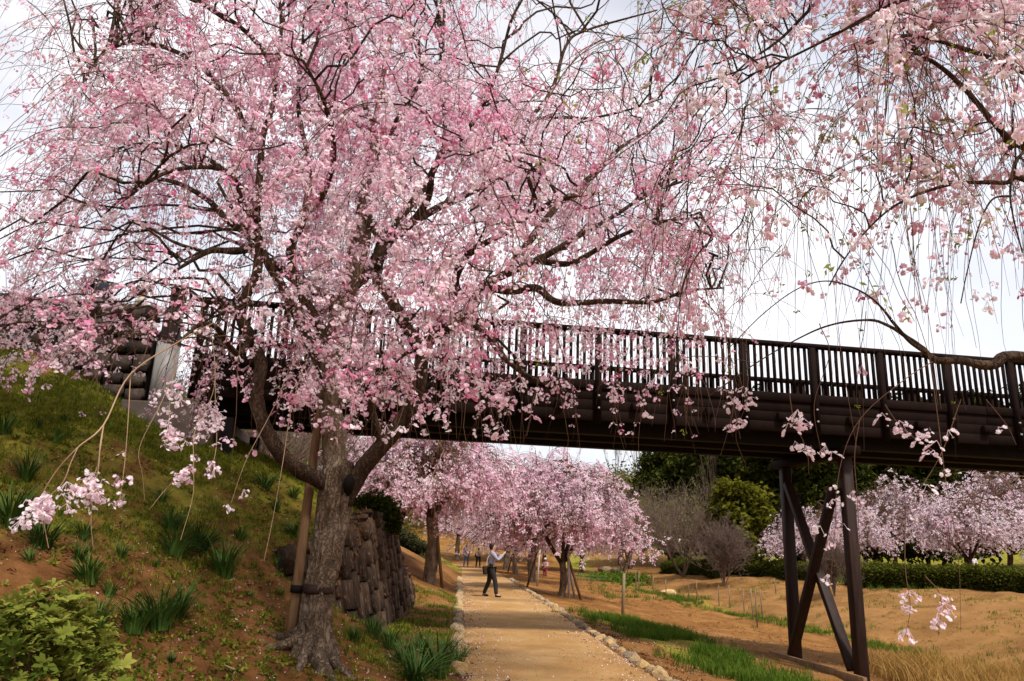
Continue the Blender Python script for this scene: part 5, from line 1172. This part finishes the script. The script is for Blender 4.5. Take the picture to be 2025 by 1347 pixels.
cover('leaf_litter', LITTER, 30000, (-9, 2), (3.5, 24), lambda x, y: isl(x, y) * (.10 + .75 * sstep(.48, .66, fbm(x, y, .8, 71))), .8, 'brown dead leaves and bits lying on the bank', 'litter')
def near_trunk(x, y): return np.exp(-((x - TBm[0]) ** 2 / 12 + (y - TBm[1]) ** 2 / 14))
cover('fallen_petals', PETALS, 15000, (-8, 5), (3.5, 26), lambda x, y: .08 + .5 * near_trunk(x, y) + .45 * np.exp(-((np.abs(x - xc(y)) - HW) / .18) ** 2), .9, 'pale pink petals fallen on soil and path edges', 'petals', lift=.012)
def d_strip(x, y):
    v = x - (xc(y) + HW); c = 1.7 + .10 * np.clip(22 - y, -4, 20); return np.exp(-((v - c) / .75) ** 2) * (y < 23.5) * sstep(.34, .5, fbm(x, y, .9, 91)) * (1 - .5 * sstep(20, 23, y))
cover('lush_grass', LUSH, 26000, (1.5, 9), (9, 24), d_strip, 1.0, 'bright green grass strip right of the path towards the trestle', 'grass')
def d_ditch(x, y):
    d = x - np.interp(y, XS_Y, XS_X); return np.exp(-((d + .3) / 1.1) ** 2) * sstep(.35, .55, fbm(x, y, 1.4, 93))
cover('ditch_grass', LUSH, 16000, (5, 19), (14, 60), d_ditch, 1.2, 'dull green grass along the bottom of the ditch', 'grass')
cover('dry_grass', STRAW, 26000, (6.5, 16), (10.5, 19), lambda x, y: sstep(7.2, 9.0, x - .1 * (y - 15)) * sstep(19, 16, y) * sstep(.30, .5, fbm(x, y, 1.2, 95)), 1.25, 'straw coloured dry grass below the bridge at the right', 'grass')
cover('edge_litter', LITTER, 12000, (1.8, 6), (8.5, 24), lambda x, y: np.exp(-((x - xc(y) - HW - .7) / .55) ** 2) * sstep(.38, .58, fbm(x, y, .7, 97)), .9, 'brown dead leaves beside the right kerb', 'litter')
cover('foot_grass', GRASS, 16000, (-3.2, 1), (9.5, 26), lambda x, y: isl(x, y) * (x > wall_x(y)) * sstep(.42, .6, fbm(x, y, .9, 99)) * .8, 1.1, 'short grass between the retaining wall and the path', 'grass')
cover('far_grass', LUSH, 9000, (3, 40), (38, 82), lambda x, y: ((x - np.interp(y, XS_Y, XS_X)) > 8) * .5 + .5 * (np.exp(-((x - 6.2) / 1.6) ** 2) * np.exp(-((y - 42) / 6) ** 2)), 1.4, 'green grass on the flat ground beyond the far bank', 'grass')
q0 = ground_at(1222, 1148)
n = 900; P = np.stack([q0[0] + rng.normal(size=n) * .9, q0[1] + rng.normal(size=n) * 1.5, np.zeros(n)], -1); P[:, 2] = zfun(P[:, 0], P[:, 1]) + rng.uniform(0, .25, n)
VEG = [leaf_clump('patch_leaves', MAT['lush_grass'], 10, .06, .14, .05, Rp) for _ in range(2)]
o = scatter('vegetable_patch', P, VEG, 1.2, rng.uniform(.5, 1, n)); tag(o, 'bright green leafy patch beyond the low garden fence', 'plants')
# fallen sticks
for px, py, ln, lab in [(445, 1325, .30, 'short dead stick lying on the soil below the grass patch'), (225, 1282, .16, 'short dark twig beside the azalea'), (572, 1222, .26, 'broken stick lying near the foot of the trunk')]:
    q = ground_at(px, py, 3, 20); a = random.uniform(0, 3); me = MB().tube([(-ln / 2 * math.cos(a), -ln / 2 * math.sin(a), .02), (0, 0, .035), (ln / 2 * math.cos(a + .3), ln / 2 * math.sin(a + .3), .015)], [.009, .008, .005], 6).mesh('dead_stick', True); o = link('dead_stick', me, MAT['twig_pale']); o.location = q; tag(o, lab, 'stick')

cover('field_clods', LITTER, 22000, (2.5, 24), (12, 60), lambda x, y: (x > xc(y) + HW + 1) * (.10 + .9 * sstep(.50, .70, fbm(x, y, 1.6, 111))), .9, 'dry stalks and clods lying on the orange field and far bank', 'litter')
cover('bank_tufts', GRASS, 12000, (8, 30), (14, 52), lambda x, y: (x > np.interp(y, XS_Y, XS_X) + 1) * sstep(.56, .70, fbm(x, y, 1.3, 113)) * .8, 1.8, 'scattered dull tufts on the sandy far bank', 'grass')

PEB = []
for k in range(3):
    me = rock(40 + k, 1).copy(); me.materials.clear(); me.materials.append(MAT['kerb']); PEB.append(bpy.data.objects.new('pebble', me))
def cover_path(name, protos, n, yr, scl, label, cat, edge):
    y = yr[0] + (yr[1] - yr[0]) * rng.random(n) ** 1.5; u = rng.uniform(-1, 1, n); u = np.sign(u) * np.abs(u) ** edge; x = xc(y) + u * (HW + .02); P = np.stack([x, y, 0.022 * (1 - np.abs(u) ** 4) + .006], -1)
    o = scatter(name, P, protos, scl, rng.uniform(0, 1, n), rot=rng.uniform(-.6, .6, (n, 3)) + np.array([0, 0, 1]) * rng.uniform(0, 6, (n, 1)), sj=.7); tag(o, label, cat)
cover_path('path_grit', PEB, 2200, (9, 40), .0055, 'fine grit and pebbles lying on the sandy path', 'grit', .8)
cover_path('path_petals', PETALS, 2600, (9, 45), .9, 'fallen petals along the edges of the sandy path', 'petals', .28)
cover_path('path_bits', LITTER, 700, (9, 40), .5, 'brown leaf bits along the edges of the sandy path', 'litter', .2)
y = rng.uniform(4, 24, 9000); x = rng.uniform(-8, 8, 9000); ok = np.abs(x - xc(y)) > HW + .1; x, y = x[ok], y[ok]; o = scatter('soil_pebbles', np.stack([x, y, zfun(x, y) + .004], -1), PEB, .014, .5, rot=rng.uniform(-3, 3, (len(x), 3)), sj=.7); tag(o, 'small pebbles scattered over the bare soil beside the path', 'pebbles')
# ------------------------------------------------------------------ people
def skin(name, joints, edges, mat, parent, sub=2, root=0):
    """one continuous surface grown over a skeleton: joints (x,y,z,r) or (x,y,z,rx,ry)"""
    me = bpy.data.meshes.new(name); me.from_pydata([j[:3] for j in joints], edges, []); o = bpy.data.objects.new(name, me); COL.objects.link(o)
    m = o.modifiers.new('skin', 'SKIN'); m.use_smooth_shade = True
    for i, j in enumerate(joints):
        v = me.skin_vertices[0].data[i]; v.radius = (j[3], j[4] if len(j) > 4 else j[3]); v.use_root = (i == root)
    s = o.modifiers.new('sub', 'SUBSURF'); s.levels = sub; s.render_levels = sub
    dg = bpy.context.evaluated_depsgraph_get(); dg.update(); nm = bpy.data.meshes.new_from_object(o.evaluated_get(dg)); nm.name = name
    bpy.data.objects.remove(o); nm.materials.clear(); nm.materials.append(mat)
    nm.polygons.foreach_set('use_smooth', [True] * len(nm.polygons)); return link(name, nm, None, parent)
SKIN = flat('skin_tone', (.46, .25, .16), .6); HAIR = flat('dark_hair', (.012, .009, .008), .55, .3); WHITE = flat('white_cloth', (.72, .70, .68), .9)
def cloth(name, c): return plain(name, tuple(np.array(c) * .82), tuple(np.minimum(np.array(c) * 1.12, .9)), 14, .92, .25, .006)
def plaid():
    m, t, o = nodes('plaid_cloth'); c = t.nodes.new('ShaderNodeTexCoord'); ck = t.nodes.new('ShaderNodeTexChecker'); ck.inputs['Scale'].default_value = 16; ck.inputs['Color1'].default_value = (.30, .31, .35, 1); ck.inputs['Color2'].default_value = (.11, .12, .16, 1)
    t.links.new(c.outputs['Object'], ck.inputs['Vector']); principled(t, o, ck.outputs['Color'], .9); return m
def build_person(label, loc, rz, top, legs, shoe=None, hair='short', hat=None, arms='down', step=.0, h=1.70, up_only=False, vest=None, group=None, hands=False):
    """x right, y forward (towards what the figure faces), z up; drawn for 1.70 m"""
    p = thing('person', label, 'person', loc, rz, group); k = h / 1.70; p.scale = (k * 1.1, k * 1.1, k)
    sgn = (-1, 1)
    J = [(0, 0, .93, .125, .10), (0, .0, 1.12, .118, .095), (0, .01, 1.30, .135, .10), (0, 0, 1.41, .075, .065), (0, .015, 1.48, .05, .052), (0, .03, 1.56, .066, .08), (0, .03, 1.64, .07, .085), (0, .02, 1.69, .045, .055)]
    E_ = [(0, 1), (1, 2), (2, 3), (3, 4), (4, 5), (5, 6), (6, 7)]
    el, hn = [], []
    for s in sgn:
        if arms == 'down': sh, e, w_, hd = (s * .185, 0, 1.385), (s * .225, -.02, 1.12), (s * .215, .05, .89), (s * .21, .075, .81)
        elif arms == 'camera': sh, e, w_, hd = (s * .18, .02, 1.39), (s * .20, .16, 1.17), (s * .085, .36, 1.40), (s * .05, .42, 1.455)
        else: sh, e, w_, hd = (s * .18, 0, 1.385), (s * .23, .06, 1.14), (s * .12, .24, 1.10), (s * .06, .29, 1.12)
        b = len(J); J += [(*sh, .062), (*e, .043), (*w_, .030), (*hd, .036, .02)]; E_ += [(2, b), (b, b + 1), (b + 1, b + 2), (b + 2, b + 3)]; el.append((sh, e, w_)); hn.append((np.array(w_), np.array(hd)))
        if hands:
            d = np.array(hd) - np.array(w_); d /= np.linalg.norm(d); sd_ = np.array([-s, 0.25, 0]); sd_ /= np.linalg.norm(sd_)
            for f in range(4):
                o_ = np.array(hd) + np.array([0, 0, 1]) * (.026 - .017 * f); a = o_ + d * .035; c = a + d * .02 + sd_ * .03; bb = len(J); J += [(*o_, .011), (*a, .0095), (*c, .008)]; E_ += [(b + 3, bb), (bb, bb + 1), (bb + 1, bb + 2)]
            th_ = np.array(hd) - d * .02 + np.array([-s * .01, -.0, .03]); bb = len(J); J += [(*th_, .012), (*(th_ + d * .03 + sd_ * .02), .01)]; E_ += [(b + 3, bb), (bb, bb + 1)]
    lg = []
    for i, s in enumerate(sgn):
        st = step * s
        hip, kn, an, toe = (s * .095, 0, .88), (s * .10 + st * .25, .045 + st * .45, .49), (s * .105 + st * .45, st - .01, .085), (s * .115 + st * .45, st + .13, .04)
        b = len(J); J += [(*hip, .088, .092), (*kn, .058), (*an, .040), (*toe, .036, .03)]; E_ += [(0, b), (b, b + 1), (b + 1, b + 2), (b + 2, b + 3)]; lg.append((hip, kn, an, toe))
    body = skin('body', J, E_, SKIN, p)
    # face: nose, ears, eyes, mouth
    skin('nose', [(0, .105, 1.575, .012), (0, .125, 1.562, .013), (0, .105, 1.552, .011)], [(0, 1), (1, 2)], SKIN, body, 1)
    for s in sgn:
        skin('ear', [(s * .074, .022, 1.585, .012, .02), (s * .082, .015, 1.565, .01, .018)], [(0, 1)], SKIN, body, 1)
        MB().box((s * .030, .107, 1.592), (.022, .012, .010)).build('eye', HAIR, body, bevel=.003)
    MB().box((0, .108, 1.522), (.045, .01, .009)).build('mouth', flat('lips', (.30, .12, .10), .6), body, bevel=.003)
    # clothes follow the body
    T = [(0, 0, .86, .150, .125), (0, 0, 1.0, .140, .115), (0, 0, 1.14, .136, .112), (0, .01, 1.30, .152, .118), (0, 0, 1.41, .088, .078)]; E_ = [(0, 1), (1, 2), (2, 3), (3, 4)]
    for (sh, e, w_) in el:
        b = len(T); wv = np.array(w_) * .88 + np.array(e) * .12; T += [(*sh, .078), (*e, .058), (*wv, .044)]; E_ += [(3, b), (b, b + 1), (b + 1, b + 2)]
    skin('shirt', T, E_, top, p)
    if vest: skin('vest', [(0, 0, .90, .158, .132), (0, 0, 1.10, .148, .122), (0, .005, 1.30, .160, .126), (0, 0, 1.38, .12, .1)], [(0, 1), (1, 2), (2, 3)], vest, p)
    if not up_only:
        T = [(0, 0, .93, .142, .118)]; E_ = []
        for (hip, kn, an, toe) in lg:
            b = len(T); T += [(*hip, .105, .108), (*kn, .074), (an[0], an[1], .075, .060)]; E_ += [(0, b), (b, b + 1), (b + 1, b + 2)]
        skin('trousers', T, E_, legs, p)
        for (hip, kn, an, toe) in lg: skin('shoe', [(an[0], an[1] - .045, .045, .045, .04), (an[0], an[1] + .05, .048, .048, .04), (toe[0], toe[1] + .02, .035, .042, .03)], [(0, 1), (1, 2)], shoe or HAIR, p, 2)
    if hat:
        V, Q, T_ = tube([(0, .03, 1.655), (0, .03, 1.67), (0, .03, 1.72), (0, .025, 1.765), (0, .02, 1.785)], [.155, .105, .098, .075, .02], 18); hh_ = link('hat', mesh_np('hat', V, Q, T_), hat, p)
    hr = [(0, -.015, 1.50, .052, .045), (0, -.02, 1.58, .082, .075), (0, -.008, 1.67, .09, .096), (0, .012, 1.72, .07, .08)]
    if hair == 'long': hr = [(0, -.045, 1.36, .055, .035)] + hr
    skin('hair', hr, [(i, i + 1) for i in range(len(hr) - 1)], HAIR, p)
    return p, hn
pq = ground_at(969, 1182); pq[2] = .02
man, hn = build_person('man in grey shirt and dark trousers holding up a camera on the path', tuple(pq), -1.42, cloth('grey_shirt', (.31, .30, .38)), cloth('dark_trousers', (.024, .02, .019)), arms='camera', step=.17, h=1.72, hands=True)
def pw(v): return Vector((math.cos(-1.42) * v[0] - math.sin(-1.42) * v[1], math.sin(-1.42) * v[0] + math.cos(-1.42) * v[1], v[2])) * 1.012 + Vector(pq)
BLK = flat('black_plastic', (.012, .012, .013), .4, .4)
cm = thing('camera', 'small black camera held up in both hands by the man on the path', 'camera', tuple(pw((0, .44, 1.44))), -1.42)
MB().box((0, .03, .03), (.135, .06, .085)).build('camera_body', BLK, cm, bevel=.008); MB().tube([(0, .06, .03), (0, .17, .03)], [.037, .04], 14).build('lens', BLK, cm); MB().box((0, .03, .085), (.05, .05, .03)).build('viewfinder', BLK, cm, bevel=.006)
bg_ = thing('shoulder_bag', 'dark brown shoulder bag hanging at the back of the man with the camera', 'bag', tuple(pw((-.02, -.20, .84))), -1.42); BRN = cloth('bag_cloth', (.035, .022, .016))
MB().box((0, 0, 0), (.30, .13, .27)).build('bag_body', BRN, bg_, bevel=.03); MB().box((0, -.068, .07), (.29, .02, .13)).build('flap', BRN, bg_, bevel=.008)
MB().tube(smooth_poly([(.05, .03, .12), (.09, .06, .40), (.12, .20, .60), (.10, .28, .50)], 5), .012, 6).build('strap', WHITE, bg_)
pk = thing('waist_pouch', 'round black pouch at the hip of the man with the camera', 'pouch', tuple(pw((.17, -.03, 1.02))), -1.42); MB().tube([(-.05, 0, 0), (-.02, 0, 0), (.05, 0, 0), (.07, 0, 0)], [.05, .075, .075, .05], 16).build('pouch_body', BLK, pk, bevel=.005); MB().box((.075, 0, .02), (.012, .09, .06)).build('flap', BLK, pk, bevel=.003)
q = ground_at(921, 1121); build_person('walker seen from behind in checked shirt and blue jeans on the path', (q[0], q[1], .02), .05, plaid(), cloth('blue_jeans', (.10, .16, .30)), flat('brown_shoe', (.06, .03, .02)), step=.10, h=1.75)
q = ground_at(945, 1123); build_person('walker with black hair and beige vest beside the one in the checked shirt', (q[0], q[1], .02), -.1, cloth('cream_sleeve', (.62, .55, .45)), cloth('black_trousers', (.02, .02, .028)), step=.08, h=1.62, hair='long', vest=cloth('beige_vest', (.36, .23, .16)))
wb = thing('shoulder_bag', 'dark bag at the left side of the walker in the beige vest', 'bag', (q[0] - .24, q[1], .98)); MB().box((0, 0, 0), (.14, .26, .30)).build('bag_body', BRN, wb, bevel=.03); MB().tube([(0, -.08, .13), (.08, -.04, .42), (0, .08, .13)], .01, 6).build('strap', BRN, wb)
q = ground_at(1078, 1139); build_person('person in pink and white half hidden behind the trunks right of the path', (q[0], q[1], Z(q[0], q[1]) - .28), 2.6, cloth('pink_top', (.70, .42, .46)), cloth('red_trousers', (.30, .06, .07)), hair='short', hat=WHITE, arms='front', h=1.5)
for px, py, lab, tp in [(1480, 1126, 'person in white hat beyond the hedge near the fan shaped shrub', (.55, .55, .55)), (1945, 1136, 'person in white standing behind the long hedge at the far right', (.80, .78, .78))]:
    a = ground_at(px, py, 14, 95); build_person(lab, (a[0] + .6, a[1] + 2.2, Z(a[0] + .6, a[1] + 2.2)), 2.9, cloth('pale_top', tp), cloth('grey_trousers', (.2, .2, .22)), hat=WHITE, h=1.66)
for (px, py, Yv, lab, tp, ht, hz) in [(207, 524, 14.4, 'person in dark jacket and pale hat behind the stone wall at left', (.03, .035, .05), cloth('pale_hat', (.50, .38, .34)), 1.0), (283, 560, 14.3, 'person in white cap and beige jacket behind the stone wall beside the end post', (.62, .55, .45), WHITE, -.9)]:
    a = at(px, py, Yv); build_person(lab, (a[0], a[1], a[2] - 1.78), hz, cloth('jacket', tp), cloth('grey_trousers', (.2, .2, .22)), hat=ht, arms='front', h=1.70)
print('objects', len(SC.objects))
